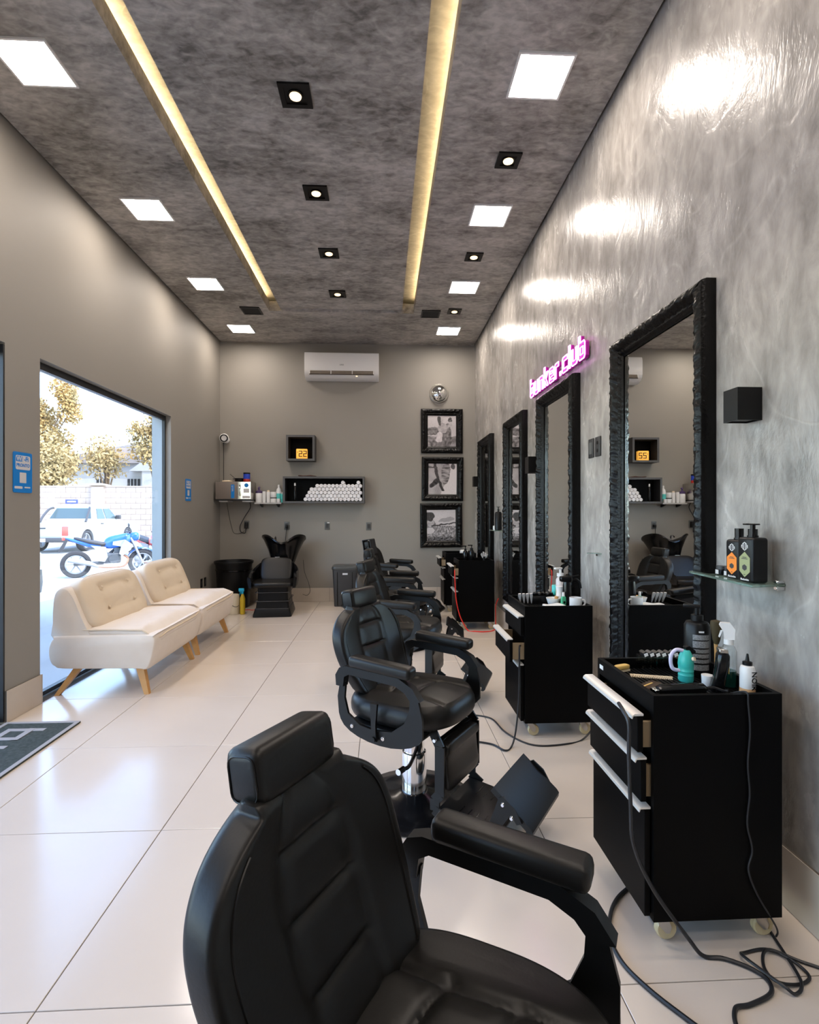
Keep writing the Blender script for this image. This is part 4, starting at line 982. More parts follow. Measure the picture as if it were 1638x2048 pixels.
# glass shelf with bottles by the nearest mirror
ZS = 1.078
t = thing('glass_shelf', 'clear glass shelf with pump bottles beside the nearest mirror', 'shelf', (XR, 1.8, ZS))
b = B(); xy(b, [(-.001, -.11), (-.135, -.135), (-.10, .28), (-.085, .285), (-.080, .18), (-.001, .18)], -.008, 0); mk('glass_plate', b, M_GREENG, t, smooth=False)
for y in (-.10, .10):
    b = B(); box(b, -.03, -.001, y - .008, y + .008, -.022, -.0085, .002, 1); box(b, -.03, -.001, y - .008, y + .008, .0005, .010, .002, 1); mk('clip', b, M_CHROME, t)
def flat_pump(loc, w, d, h, label, lab, pump=True):
    t = thing('pump_bottle', label, 'bottle', loc, 0, 'black flat bottles with diamond labels')
    b = B(); box(b, -d / 2, d / 2, -w / 2, w / 2, 0, h, .011, 4); mk('body', b, M_BLKP, t)
    b = B(); cyl(b, (0, 0, h + .0002), (0, 0, h + .006), .017, n=20); cyl(b, (0, 0, h + .006), (0, 0, h + .028), .0145, n=20); c = mk('collar', b, M_BLKG, t)
    b = B()
    if pump: cyl(b, (0, 0, h + .028), (0, 0, h + .042), .008, n=14); box(b, -.010, .010, -.024, .024, h + .042, h + .047, .002, 1); box(b, -.006, .006, .02, .045, h + .041, h + .046, .002, 1)
    else: cyl(b, (0, 0, h + .028), (0, 0, h + .040), .0145, n=20)
    mk('pump_head', b, M_BLKG, t)
    M = basis((-d / 2 - .0002, 0, 0), (0, -1, 0), (0, 0, 1), (-1, 0, 0)); q = h / .155
    b = B(); prism(b, [(0, .105 * q), (.026, .085 * q), (.026, .038 * q), (0, .018 * q), (-.026, .038 * q), (-.026, .085 * q)], lambda x, y: M @ V(x, y, 0), lambda x, y: M @ V(x, y, .0006)); lb = mk('label', b, lab, t, smooth=False)
    b = B(); prism(b, [(0, .062 * q), (.011, .056 * q), (.011, .046 * q), (0, .040 * q), (-.011, .046 * q), (-.011, .056 * q)], lambda x, y: M @ V(x, y, .0007), lambda x, y: M @ V(x, y, .0011)); mk('label_mark', b, M_DGREY, lb, smooth=False)
    for z, ww in ((.086, .02), (.081, .03), (.027, .008)): b = B(); box(b, -ww / 2, ww / 2, (z - .001) * q, (z + .0012) * q, .0007, .0010, M=M); mk('label_line', b, M_DGREY, lb, smooth=False)
    # white interlaced emblem
    e = B(); cz = .124 * q
    for sx in (-1, 1):
        for pth in ([(0, .014), (.010, .008), (.010, -.008), (0, -.014)], [(.004, .010), (.004, -.010)], [(.010, .0), (.015, .004), (.015, -.006)]):
            for a, c_ in zip(pth[:-1], pth[1:]):
                p, qv = V(sx * a[0], cz + a[1] * q, .0002), V(sx * c_[0], cz + c_[1] * q, .0002); dd = (qv - p); L = dd.length; dd.normalize()
                box(e, 0, L, -.0011, .0011, 0, .0006, M=M @ basis(p, dd, V(0, 0, 1).cross(dd), (0, 0, 1)))
    o = mk('emblem', e, M_SILVERT, t, smooth=False)
    text('lettering', 'Blackwhite', .0095, M_SILVERT, t, M @ T(0, .010 * q, .0003), .0003, .0002)
flat_pump((1.268, 1.735, ZS + .0003), .078, .058, .155, 'larger black pump bottle with sage diamond label on the glass shelf', M_SAGE)
flat_pump((1.285, 1.828, ZS + .0003), .076, .055, .142, 'black bottle with orange diamond label on the glass shelf', M_ORANGE, False)
for y, l in ((1.895, 'small black jar with white label on the glass shelf'), (1.945, 'small black jar nearest the mirror frame on the glass shelf')):
    t = bottle('wax_jar', l, (1.30, y, ZS + .0003), [(.002, 0), (.019, 0), (.02, .003), (.02, .022), (.002, .022)], M_BLKG, [(.021, .0222), (.021, .034), (.002, .035)], M_DGREY)
    b = B(); box(b, -.0215, -.0203, -.009, .009, .004, .020); mk('label', b, M_OFFW, t, smooth=False)
# small glass shelf by the farthest mirror
t = thing('glass_shelf', 'small glass shelf with a black bottle between the two farthest mirrors', 'shelf', (XR, 5.83, 1.105))
b = B(); box(b, -.13, -.001, -.16, .16, -.008, 0); mk('glass_plate', b, M_GREENG, t, smooth=False)
for y in (-.1, .1): b = B(); box(b, -.03, -.001, y - .008, y + .008, -.022, -.0085); mk('clip', b, M_CHROME, t, smooth=False)
t = bottle('pump_bottle', 'tall black pump bottle on the small far glass shelf', (1.285, 5.80, 1.1053), [(.002, 0), (.036, 0), (.04, .004), (.04, .19), (.03, .205), (.002, .206)], M_BLKP, [(.013, .2062), (.013, .235), (.006, .236), (.006, .255), (.020, .256), (.020, .262), (.002, .263)], M_BLKG)
bottle('wax_jar', 'small white jar on the far glass shelf beside the black bottle', (1.275, 5.92, 1.1053), jar(.024, .045), M_WHITE)
# glass shelf seen end on between the first two mirrors
t = thing('glass_shelf', 'little triangular glass corner shelf between the two nearest mirrors', 'shelf', (XR, 3.22, 1.06))
b = B(); xy(b, [(-.001, -.05), (-.075, .0), (-.001, .05)], -.006, 0); mk('glass_plate', b, M_GREENG, t, smooth=False)
b = B(); box(b, -.012, -.001, -.012, .012, -.020, -.0065); mk('clip', b, M_CHROME, t, smooth=False)
# neon sign
GN = {'b': (1, [[(0, 1.5), (.24, 1.5), (.24, 1.06), (.88, 1.06), (1, .92), (1, .14), (.86, 0), (.14, 0), (0, .14)], [(.28, .76), (.72, .76), (.72, .30), (.28, .30)]]),
      'u': (1, [[(0, 1.05), (0, .14), (.14, 0), (.86, 0), (1, .14), (1, 1.05), (.74, 1.05), (.74, .28), (.26, .28), (.26, 1.05)]]),
      'n': (1, [[(0, 0), (0, 1.05), (.86, 1.05), (1, .9), (1, 0), (.74, 0), (.74, .78), (.26, .78), (.26, 0)]]),
      'k': (1, [[(0, 0), (0, 1.5), (.25, 1.5), (.25, .66), (.66, 1.05), (1, 1.05), (.5, .55), (1, 0), (.68, 0), (.25, .43), (.25, 0)]]),
      'e': (1, [[(.14, 0), (1, 0), (1, .22), (.26, .22), (.26, .42), (1, .42), (1, .9), (.86, 1.05), (.14, 1.05), (0, .9), (0, .14)], [(.28, .62), (.72, .62), (.72, .82), (.28, .82)]]),
      'r': (.82, [[(0, 0), (0, .9), (.14, 1.05), (.82, 1.05), (.82, .78), (.26, .78), (.26, 0)]]), '.': (.26, [[(0, 0), (.26, 0), (.26, .26), (0, .26)]]),
      'c': (1, [[(.14, 0), (1, 0), (1, .26), (.26, .26), (.26, .78), (1, .78), (1, 1.05), (.14, 1.05), (0, .9), (0, .14)]]), 'l': (.26, [[(0, 0), (0, 1.5), (.26, 1.5), (.26, 0)]])}
t = thing('neon_sign', 'pink neon sign reading bunker.club above the second mirror', 'sign', (XR, 4.60, 2.325))
tot = sum(GN[c][0] + .26 for c in 'bunker.club') - .26; U = 1.26 / tot; px = 0
for c in 'bunker.club':
    w, loops = GN[c]; UZ = .108
    b = B(); bb = B()
    for lp in loops: tube(b, [V(-.042, -(px + p[0] * U), p[1] * UZ) for p in lp], .0046, 6, closed=True)
    lt = mk('letter', b, M_NEON, t, ang=80)
    prism(bb, [(px + p[0] * U, p[1] * UZ) for p in loops[0]], lambda x, z: (-.034, -x, z), lambda x, z: (-.012, -x, z)); mk('glow_backing', bb, M_NEON_GLOW, lt, smooth=False)  # solid piece added behind each letter, its magenta imitating the tube glow
    px += (w + .26) * U
for y in (-.1, -1.15):
    for z in (.03, .10): b = B(); cyl(b, (-.012, y, z), (-.001, y, z), .006, n=10); mk('standoff', b, M_CHROME, t)

# ------------------------------------------------------------------ things on the nearest cabinet
ZB = .7323
def pump(t, h, m, r=.012):
    b = B(); cyl(b, (0, 0, h), (0, 0, h + .02), r * 1.35, n=18); cyl(b, (0, 0, h + .02), (0, 0, h + .045), r * .5, n=12); box(b, -.012, .045, -.009, .009, h + .045, h + .057, .004); mk('pump_head', b, m, t)
t = thing('pump_bottle', 'large black cylindrical pump bottle with grey printed label on the nearest cabinet', 'bottle', (1.135, 1.84, ZB), R(150))
b = B(); lathe(b, [(.002, 0), (.040, 0), (.0425, .004), (.0425, .178), (.036, .19), (.018, .194), (.002, .194)], n=32); mk('body', b, M_BLKP, t)
pump(t, .1945, M_BLKP, .015)
b = B()
for k, (z, h) in enumerate(((.132, .018), (.104, .024), (.086, .013), (.068, .014), (.050, .013), (.024, .020))):
    rings = [[(.0428 * math.cos(R(a)), .0428 * math.sin(R(a)), zz) for a in range(70, 151, 8)] for zz in (z, z + h)]; loft(b, rings, cap=False, closed=False)
mk('printed_label', b, mat('grey_label_print', (.16, .165, .17), .5, noise=(300, (.30, .30, .31), .1)), t)
b = B(); rings = [[(.0428 * math.cos(R(a)), .0428 * math.sin(R(a)), zz) for a in range(96, 126, 6)] for zz in (.158, .164)]; loft(b, rings, cap=False, closed=False); mk('white_logo', b, M_SILVERT, t)
# clipper guard rack
t = thing('clipper_guard_rack', 'clear acrylic rack holding clipper guards on the nearest cabinet', 'rack', (1.02, 1.885, ZB), R(-3))
b = B(); box(b, -.075, .075, -.028, .028, .052, .056); box(b, -.075, -.071, -.028, .028, 0, .052); box(b, .071, .075, -.028, .028, 0, .052); box(b, -.071, .071, .024, .028, .02, .052); mk('rack_frame', b, M_CLEAR, t, smooth=False)
for k in range(6):
    b = B(); x = -.055 + .022 * k; Mk = T(x, 0, .0565) @ RY(-20); xz(b, [(-.008, 0), (.008, 0), (.008, .012), (.002, .018), (-.008, .016)], -.018, .018, M=Mk); gd = mk('clipper_guard', b, M_BLKP if k % 2 == 0 else M_DGREY, t)
    b = B(); box(b, -.007, .007, -.0195, -.0182, .002, .013, M=Mk); mk('white_mark', b, M_WHITE, gd, smooth=False)
for k in range(7): b = B(); x = -.066 + .022 * k; box(b, x - .001, x + .001, -.027, .023, .015, .0515); mk('divider', b, M_CLEAR, t, smooth=False)
def comb(label, p0, p1, m):
    p0, p1 = V(*p0), V(*p1); d = p1 - p0; L = d.length; d.normalize()
    b = B(); M = basis(p0, d, V(0, 0, 1).cross(d), (0, 0, 1)); box(b, 0, L, 0, .010, 0, .004, M=M); o = mk('comb_spine', b, m, smooth=False)
    t = tag(o, label, 'comb', 'combs on the cabinets'); o.name = 'comb'
    b = B()
    for k in range(int(L / .006)): box(b, k * .006, k * .006 + .003, -.022, -.0001, .0005, .0035, M=M)
    te = mk('teeth', b, m, o, smooth=False); te['kind'] = 'stuff'
comb('pale yellow comb lying across the nearest cabinet tray', (.885, 1.835, ZB + .0002), (1.02, 1.795, ZB + .0002), M_BEIGE)
t = thing('neck_brush', 'small wooden brush at the left of the nearest cabinet tray', 'brush', (.878, 1.885, ZB), R(20))
b = B(); superq(b, (0, 0, .016), (.032, .012, .009), .5, .5, 20, 10); mk('handle', b, M_YELLOW, t)
b = B(); box(b, -.03, .03, -.010, .010, .0003, .0075); mk('bristles', b, M_BEIGE, t, smooth=False)
# brown leaf like razor case
t = thing('scissor_case', 'brown and black scissor case lying on the nearest cabinet', 'case', (.885, 1.70, ZB), R(35))
b = B(); superq(b, (0, 0, .007), (.055, .022, .007), .4, .4, 24, 10); mk('sleeve', b, mat('dark_brown_leather', (.05, .025, .010), .4), t)
b = B(); box(b, -.05, .02, -.003, .003, .0141, .0152); mk('gold_stripe', b, M_YELLOW, t, smooth=False)
# teal jug with lilac handle
t = thing('spray_jug', 'teal plastic spray jug with lilac handle on the nearest cabinet', 'jug', (1.052, 1.770, ZB))
b = B(); lathe(b, [(.002, 0), (.023, 0), (.025, .004), (.0245, .02), (.0255, .022), (.0245, .024), (.0245, .034), (.0255, .036), (.0245, .038), (.0245, .05), (.026, .058), (.023, .085), (.014, .105), (.012, .108), (.002, .108)], n=24); mk('body', b, M_TEAL, t)
b = B(); xz(b, [(-.004, .108), (.022, .094), (.030, .098), (.030, .106), (.008, .122), (-.006, .118)], -.009, .009); mk('spout', b, M_BLKP, t)
b = B(); tube(b, smooth_path([(-.010, 0, .104), (-.035, 0, .108), (-.052, 0, .09), (-.054, 0, .062), (-.045, 0, .042), (-.022, 0, .036)]), .0065, 8); mk('handle', b, M_LILAC, t)
b = B(); cyl(b, (.012, -.020, .080), (.016, -.026, .083), .007, n=12); mk('button', b, M_BEIGE, t)
t = bottle('powder_jar', 'small white jar in front of the black pump bottle', (1.088, 1.705, ZB), [(.002, 0), (.016, 0), (.017, .002), (.019, .040), (.002, .041)], M_WHITE)
# standing clipper
t = thing('hair_clipper', 'black hair clipper standing upright on the nearest cabinet', 'clipper', (1.104, 1.660, ZB), R(160))
b = B(); rings = []
for z, w, d, dx in ((0, .020, .018, .012), (.01, .023, .020, .011), (.05, .021, .018, .003), (.09, .024, .019, -.004), (.12, .024, .018, -.006), (.128, .022, .014, -.006)): rings.append([V(dx + p[0], p[1], z) for p in rrect(2 * d, 2 * w, .012, 3)])
loft(b, rings); mk('body', b, M_BLKG, t)
b = B(); box(b, -.018, .008, -.020, .020, .1285, .142, .002, 1); mk('blade', b, M_STEEL, t)
b = B(); box(b, -.0235, -.0215, -.006, .006, .06, .085); mk('gold_badge', b, M_YELLOW, t, smooth=False)
# lying trimmer
t = thing('hair_trimmer', 'black glossy trimmer lying at the front of the nearest cabinet', 'clipper', (.955, 1.625, ZB), R(4))
b = B(); rings = []
for x, w, h in ((-.085, .014, .012), (-.07, .018, .018), (-.02, .017, .018), (.03, .019, .020), (.07, .016, .017), (.08, .008, .009)): rings.append([V(x, p[0], .0205 + p[1]) for p in rrect(2 * w, 2 * h, h * .8, 3)])
loft(b, rings); mk('body', b, M_BLKG, t)
b = B(); box(b, -.102, -.0855, -.015, .015, .012, .028, .002, 1); mk('blade', b, M_CHROME, t)
b = B(); tube(b, smooth_path([(.08, 0, .02), (.11, .005, .02), (.14, -.01, .012), (.165, .01, .008)]), .005, 7); mk('cord_end', b, M_CORD, t)
# clear spray bottle with green liquid
t = thing('spray_bottle', 'clear spray bottle with white trigger and green liquid on the nearest cabinet', 'bottle', (1.162, 1.705, ZB), R(150))
b = B(); lathe(b, [(.002, 0), (.022, 0), (.024, .003), (.024, .120), (.018, .135), (.012, .142), (.002, .142)], n=24); mk('body', b, M_CLEAR, t)
b = B(); lathe(b, [(.002, .003), (.0222, .003), (.0222, .055), (.002, .055)], n=24); mk('liquid', b, M_LIQ, t)
b = B(); cyl(b, (0, 0, .1425), (0, 0, .160), .015, n=16); xz(b, [(-.016, .160), (.014, .160), (.016, .185), (.028, .205), (.024, .214), (-.004, .214), (-.018, .195)], -.012, .012); xz(b, [(.018, .188), (.024, .186), (.030, .165), (.026, .163)], -.005, .005); mk('trigger_head', b, M_WHITE, t)
# dark brush standing behind
t = thing('fade_brush', 'dark brush leaning behind the clear spray bottle', 'brush', (1.165, 1.775, ZB), R(90))
b = B(); tube(b, [(0, 0, .003), (.0, .0, .10), (.004, 0, .13)], [.006, .007, .006], 8); mk('handle', b, M_WOOD, t)
b = B(); lathe(b, [(.007, .125), (.012, .14), (.020, .19), (.018, .205), (.002, .21)], n=14); mk('bristles', b, mat('dark_bristle', (.05, .035, .012), .8), t)
t = thing('squeeze_bottle', 'white squeeze bottle with black nozzle and dark lettering on the nearest cabinet', 'bottle', (1.160, 1.612, ZB), R(0))
b = B(); lathe(b, [(.002, 0), (.020, 0), (.022, .003), (.022, .085), (.019, .096), (.012, .100), (.002, .100)], n=28); mk('body', b, M_WHITE, t)
b = B(); lathe(b, [(.0222, .004), (.0224, .028)], n=28); rings = None; mk('amber_band', b, mat('amber_fill', (.72, .42, .20), .35), t)
b = B(); lathe(b, [(.014, .1002), (.014, .110), (.006, .113), (.003, .135), (.001, .136)], n=18); mk('nozzle', b, M_BLKP, t)
text('lettering', 'NOIR', .024, M_BLKP, t, basis((.006, -.0222, .055), (0, 0, -1), (1, 0, 0), (0, -1, 0)), .0012)

# ------------------------------------------------------------------ things on the second cabinet
ZB2 = .7323
t = thing('clip_tray', 'black open tray on the second cabinet', 'tray', (1.005, 3.31, ZB2))
b = B(); box(b, -.06, .09, -.045, .045, .0005, .004); box(b, -.06, .09, -.045, -.041, .004, .052); box(b, -.06, .09, .041, .045, .004, .052); box(b, -.06, -.056, -.041, .041, .004, .052); box(b, .086, .09, -.041, .041, .004, .052); mk('tray', b, M_BLKG, t, smooth=False)
for k in range(5): b = B(); superq(b, (-.035 + .026 * k, -.005, .0615), (.010, .02, .009), .7, .7, 12, 8); mk('black_guard', b, M_DGREY if k % 2 else M_BLKG, t)
t = thing('hair_clip_strip', 'row of silver hair clips clamped on the second cabinet', 'clips', (.900, 3.28, ZB2))
b = B(); box(b, -.05, .05, -.003, .003, .0005, .05); mk('holder', b, M_BLKP, t, smooth=False)
for k in range(4):
    b = B(); x = -.036 + .024 * k; Mk = T(x, -.010, .026) @ RX(18) @ RY(-8); xz(b, [(-.008, .045), (.008, .045), (.009, .03), (.003, -.022), (-.003, -.022), (-.009, .03)], -.004, .004, M=Mk); mk('silver_clip', b, mat('pale_silver', (.62, .60, .60), .35, metal=.3), t)
comb('pale yellow comb lying at the front left of the second cabinet', (.86, 3.09, ZB2 + .0002), (.96, 3.07, ZB2 + .0002), M_BEIGE)
b = B(); superq(b, (1.03, 3.098, ZB2 + .0165), (.070, .045, .0115), .5, .5, fn=lambda p: p + V(0, 0, .004 * math.sin(p.x * 60))); tag(mk('folded_towel', b, M_WHITE), 'folded white towel at the front of the second cabinet', 'towel')
t = thing('shaving_bowl', 'white shaving bowl with wooden brush handle on the second cabinet', 'bowl', (1.055, 3.20, ZB2))
b = B(); lathe(b, [(.002, 0), (.027, 0), (.029, .004), (.045, .05), (.0425, .05), (.027, .010), (.002, .008)], n=28); mk('bowl', b, M_WHITE, t)
b = B(); cyl(b, (.012, 0, .012), (.020, 0, .060), .008, .012, 12); mk('brush_handle', b, M_WOOD, t)
t = bottle('spray_can', 'teal and silver can at the back of the second cabinet', (1.125, 3.365, ZB2), jar(.026, .105), M_STEEL, parts=(('teal_band', [(.0263, .045), (.0263, .102), (.024, .1055)], M_TEAL),))
t = thing('spray_bottle', 'tall white pump bottle with pale yellow liquid on the second cabinet', 'bottle', (1.128, 3.285, ZB2), R(200))
b = B(); lathe(b, [(.002, 0), (.026, 0), (.028, .004), (.028, .15), (.020, .165), (.012, .172), (.002, .172)], n=24); mk('body', b, mat('milky_plastic', (.66, .60, .58), .35), t)
b = B(); lathe(b, [(.0283, .01), (.0283, .09)], n=24); mk('yellow_band', b, M_YELLOW, t)
pump(t, .1725, M_WHITE, .016)
t = thing('talc_bottle', 'white talc shaker with black base on the second cabinet', 'bottle', (1.105, 3.225, ZB2))
b = B(); lathe(b, [(.002, .042), (.027, .042), (.025, .06), (.022, .085), (.026, .112), (.026, .118), (.002, .12)], n=24); mk('body', b, M_WHITE, t)
b = B(); lathe(b, [(.002, 0), (.023, 0), (.024, .002), (.024, .0415), (.002, .0415)], n=24); mk('base', b, M_BLKP, t)
t = thing('flat_bottle', 'small green labelled flat bottle on the second cabinet', 'bottle', (1.092, 3.125, ZB2), R(20))
b = B(); superq(b, (0, 0, .036), (.016, .009, .0355), .4, .4, 20, 12); mk('body', b, mat('green_plastic', (.06, .38, .20), .35), t)
b = B(); lathe(b, [(.008, .0722), (.007, .095), (.002, .097)], n=14); mk('cap', b, M_WHITE, t)
b = B(); cyl(b, (0, -.0095, .036), (0, -.0105, .036), .008, n=14); mk('dark_emblem', b, M_BLKP, t)
t = thing('spray_jug', 'black continuous spray bottle with trigger lever on the second cabinet', 'bottle', (1.125, 3.160, ZB2))
b = B(); lathe(b, [(.002, 0), (.026, 0), (.028, .004), (.026, .08), (.024, .13), (.020, .155), (.002, .157)], n=24); mk('body', b, M_BLKG, t)
b = B(); superq(b, (-.005, 0, .172), (.038, .02, .018), .4, .4, 20, 10); mk('head', b, M_BLKG, t)
b = B(); xz(b, [(.01, .186), (.075, .196), (.085, .192), (.02, .176)], -.008, .008); tube(b, smooth_path([(.025, 0, .168), (.06, 0, .168), (.08, 0, .150), (.088, 0, .115)]), .007, 8); mk('lever', b, M_BLKP, t)
t = bottle('pump_bottle', 'black bottle with pale logo and blue mark behind the spray jug', (1.12, 3.155, ZB2), [(.002, 0), (.022, 0), (.023, .002), (.023, .14), (.002, .142)], M_BLKP, [(.0235, .1422), (.0235, .178), (.002, .18)], M_BLKP) if False else None
t = thing('coffee_mug', 'white mug at the right end of the second cabinet', 'mug', (1.143, 3.060, ZB2), R(-5))
b = B(); lathe(b, [(.002, 0), (.032, 0), (.035, .004), (.036, .075), (.033, .075), (.031, .008), (.002, .006)], n=28); mk('cup', b, M_WHITE, t)
b = B(); tube(b, smooth_path([(.033, .0, .062), (.052, 0, .058), (.054, 0, .035), (.034, 0, .018)]), .005, 8); mk('handle', b, M_WHITE, t)

# things on the two farthest cabinets
for x, y, h, l in ((.945, 6.00, .13, 'slim black pump bottle, left of two on the red cable cabinet'), (1.015, 5.985, .14, 'black pump bottle, right of two on the red cable cabinet')):
    t = thing('pump_bottle', l, 'bottle', (x, y, ZB2), R(180)); b = B(); lathe(b, [(.002, 0), (.026, 0), (.028, .003), (.028, h - .02), (.018, h), (.002, h)], n=20); mk('body', b, M_BLKG, t); pump(t, h + .0003, M_BLKG, .011)
b = B(); box(b, .98, 1.06, 5.80, 5.83, ZB2, ZB2 + .014, .004); tag(mk('wooden_block', b, M_YELLOW), 'small yellow wooden block on the red cable cabinet', 'block')
t = thing('hair_clip_cluster', 'cluster of silver hair clips on the red cable cabinet', 'clips', (1.17, 6.02, ZB2))
b = B(); cyl(b, (0, 0, 0.0005), (0, 0, .06), .02, n=16); mk('holder', b, M_BLKP, t)
for k in range(7):
    a = k * .9; b = B(); Mk = T(.022 * math.cos(a), .022 * math.sin(a), .05 + .012 * (k % 3)) @ RZ(k * 50) @ RY(25); xz(b, [(-.006, .04), (.006, .04), (.007, .02), (.002, -.02), (-.002, -.02), (-.007, .02)], -.004, .004, M=Mk); mk('silver_clip', b, MATS['pale_silver'], t)
b = B(); superq(b, (1.08, 6.98, ZB2 + .036), (.055, .045, .030), .5, .5, fn=lambda p: p * (1 + .12 * fn(p.x, p.y, 30))); tag(mk('folded_towel', b, M_WHITE), 'small white towel on the farthest cabinet', 'towel')
bottle('pump_bottle', 'short dark bottle on the farthest cabinet', (1.175, 6.93, ZB2), jar(.022, .09), M_BLKG)

# ------------------------------------------------------------------ cables by the cabinets
cable('power_cable', 'black cable hanging from the nearest cabinet drawer to the floor', [(.735, 1.60, .722), (.728, 1.555, .716), (.728, 1.518, .69), (.728, 1.518, .60), (.732, 1.515, .45), (.742, 1.515, .33), (.80, 1.512, .20), (.90, 1.505, .06), (.945, 1.50, .008), (1.0, 1.49, .006), (1.055, 1.455, .006), (1.078, 1.415, .006), (1.055, 1.375, .006), (.98, 1.348, .006), (.93, 1.338, .006), (.90, 1.28, .006), (.92, 1.20, .006)], .006, M_CORD)
cable('power_cable', 'black cable curving on the floor left of the nearest cabinet', [(.875, 1.80, .006), (.80, 1.745, .006), (.744, 1.677, .006), (.70, 1.585, .006), (.697, 1.49, .006), (.732, 1.402, .006), (.788, 1.315, .006), (.85, 1.23, .006)], .0065, M_CORD)
cable('power_cable', 'tangled thin black cable on the floor at the right wall', [(1.225, 1.66, .05), (1.222, 1.62, .005), (1.205, 1.55, .005), (1.165, 1.405, .012), (1.125, 1.372, .005), (1.10, 1.383, .017), (1.072, 1.44, .018), (1.056, 1.49, .015), (1.078, 1.508, .005), (1.15, 1.516, .005), (1.19, 1.474, .010), (1.206, 1.424, .005), (1.16, 1.400, .005), (1.095, 1.402, .013), (1.10, 1.46, .005), (1.146, 1.506, .013), (1.22, 1.47, .005), (1.29, 1.42, .005), (1.325, 1.33, .005)], .0045, M_CORD)
cable('power_cable', 'thin cable down the near side of the nearest cabinet', [(1.09, 1.60, .745), (1.10, 1.535, .7735), (1.10, 1.525, .74), (1.105, 1.524, .66), (1.098, 1.524, .56), (1.104, 1.524, .47), (1.096, 1.524, .38), (1.112, 1.524, .30), (1.10, 1.524, .24), (1.13, 1.524, .16), (1.20, 1.54, .05), (1.215, 1.56, .006)], .0028, M_GREYCORD)
cable('power_cable', 'black cable looping under the open drawer of the second cabinet', [(.80, 3.02, .535), (.785, 2.985, .53), (.782, 2.975, .42), (.775, 2.96, .25), (.75, 2.93, .08), (.715, 2.888, .006), (.667, 2.843, .006), (.615, 2.92, .006), (.52, 2.965, .006)], .005, M_CORD)
cable('power_cable', 'long black cable crossing the floor before the second cabinet', [(.45, 3.39, .005), (.55, 3.36, .005), (.68, 3.29, .005), (.722, 3.09, .005), (.793, 2.948, .005), (.878, 2.893, .005), (1.024, 2.905, .005), (1.15, 2.96, .006), (1.235, 2.99, .10), (1.25, 3.0, .30)], .005, M_CORD)
cable('red_cable', 'bright red cable hanging down the cabinet front to the floor', [(.79, 5.76, .66), (.785, 5.737, .64), (.79, 5.733, .50), (.80, 5.732, .35), (.83, 5.725, .20), (.87, 5.72, .10), (.93, 5.70, .006), (1.0, 5.66, .006), (1.10, 5.64, .006), (1.21, 5.70, .006), (1.25, 5.78, .05), (1.26, 5.82, .25), (1.30, 5.86, .33)], .006, M_RED)

# ------------------------------------------------------------------ outside: street, vehicles, block wall, house, trees
ZG = -.18
M_ROAD = mat('sunlit_paving', (.36, .34, .32), .85, noise=(.6, (.42, .40, .38), .3))
M_WALK = mat('pale_walkway', (.42, .40, .385), .8, noise=(1.2, (.48, .465, .45), .3))
bm = B(); box(bm, -70, -3.9, -40, 70, ZG - .2, ZG); struct('street', bm, M_ROAD, smooth=False)
bm = B(); box(bm, -3.9, XL - WT, -40, 70, ZG - .2, -.03); struct('walkway', bm, M_WALK, smooth=False)
M_TYRE = mat('tyre_rubber', (.045, .045, .05), .8); M_CARW = mat('white_car_paint', (.40, .42, .43), .25, coat=.5); M_CARG = mat('tinted_window', (.07, .10, .11), .1)
M_CARD = mat('dark_trim', (.05, .05, .055), .5); M_TLAMP = mat('tail_lamp', (.62, .10, .08), .2); M_BIKEB = mat('blue_fairing', (.03, .14, .62), .25, coat=.5); M_BIKER = mat('red_fairing', (.70, .03, .04), .25, coat=.5)
M_ENG = mat('engine_grey', (.12, .13, .14), .4, metal=.4); M_BSIL = mat('silver_fairing', (.34, .35, .37), .3); M_COPP = mat('exhaust_bronze', (.50, .25, .16), .35, metal=.7)
def wheel(parent, c, r, w, name='wheel', spokes=5, rimm=M_BSIL):
    b = B(); rings = [circ((c[0], c[1] + q * w / 2, c[2]), k * r, 28, 1) for q, k in ((-.6, .70), (-1, .76), (-1, .92), (-.6, 1), (.6, 1), (1, .92), (1, .76), (.6, .70))]
    loft(b, rings, cap=False); vs = None
    t = mk(name, b, M_TYRE, parent)
    b = B(); rings = [circ((c[0], c[1] + q * w / 2, c[2]), k * r, 28, 1) for q, k in ((-.62, .72), (-.62, .62), (.62, .62), (.62, .72), (-.62, .72))]; loft(b, rings, cap=False); cyl(b, (c[0], c[1] - w * .4, c[2]), (c[0], c[1] + w * .4, c[2]), r * .14, n=14)
    rim = mk('rim', b, rimm, t)
    for k in range(spokes):
        a = 2 * PI * k / spokes; b = B(); d = V(math.cos(a), 0, math.sin(a)); M = basis(c, d, (0, 1, 0), d.cross(V(0, 1, 0)))
        box(b, r * .1, r * .65, -w * .18, w * .18, -r * .05, r * .05, M=M); mk('spoke', b, rimm, t, smooth=False)
    return t
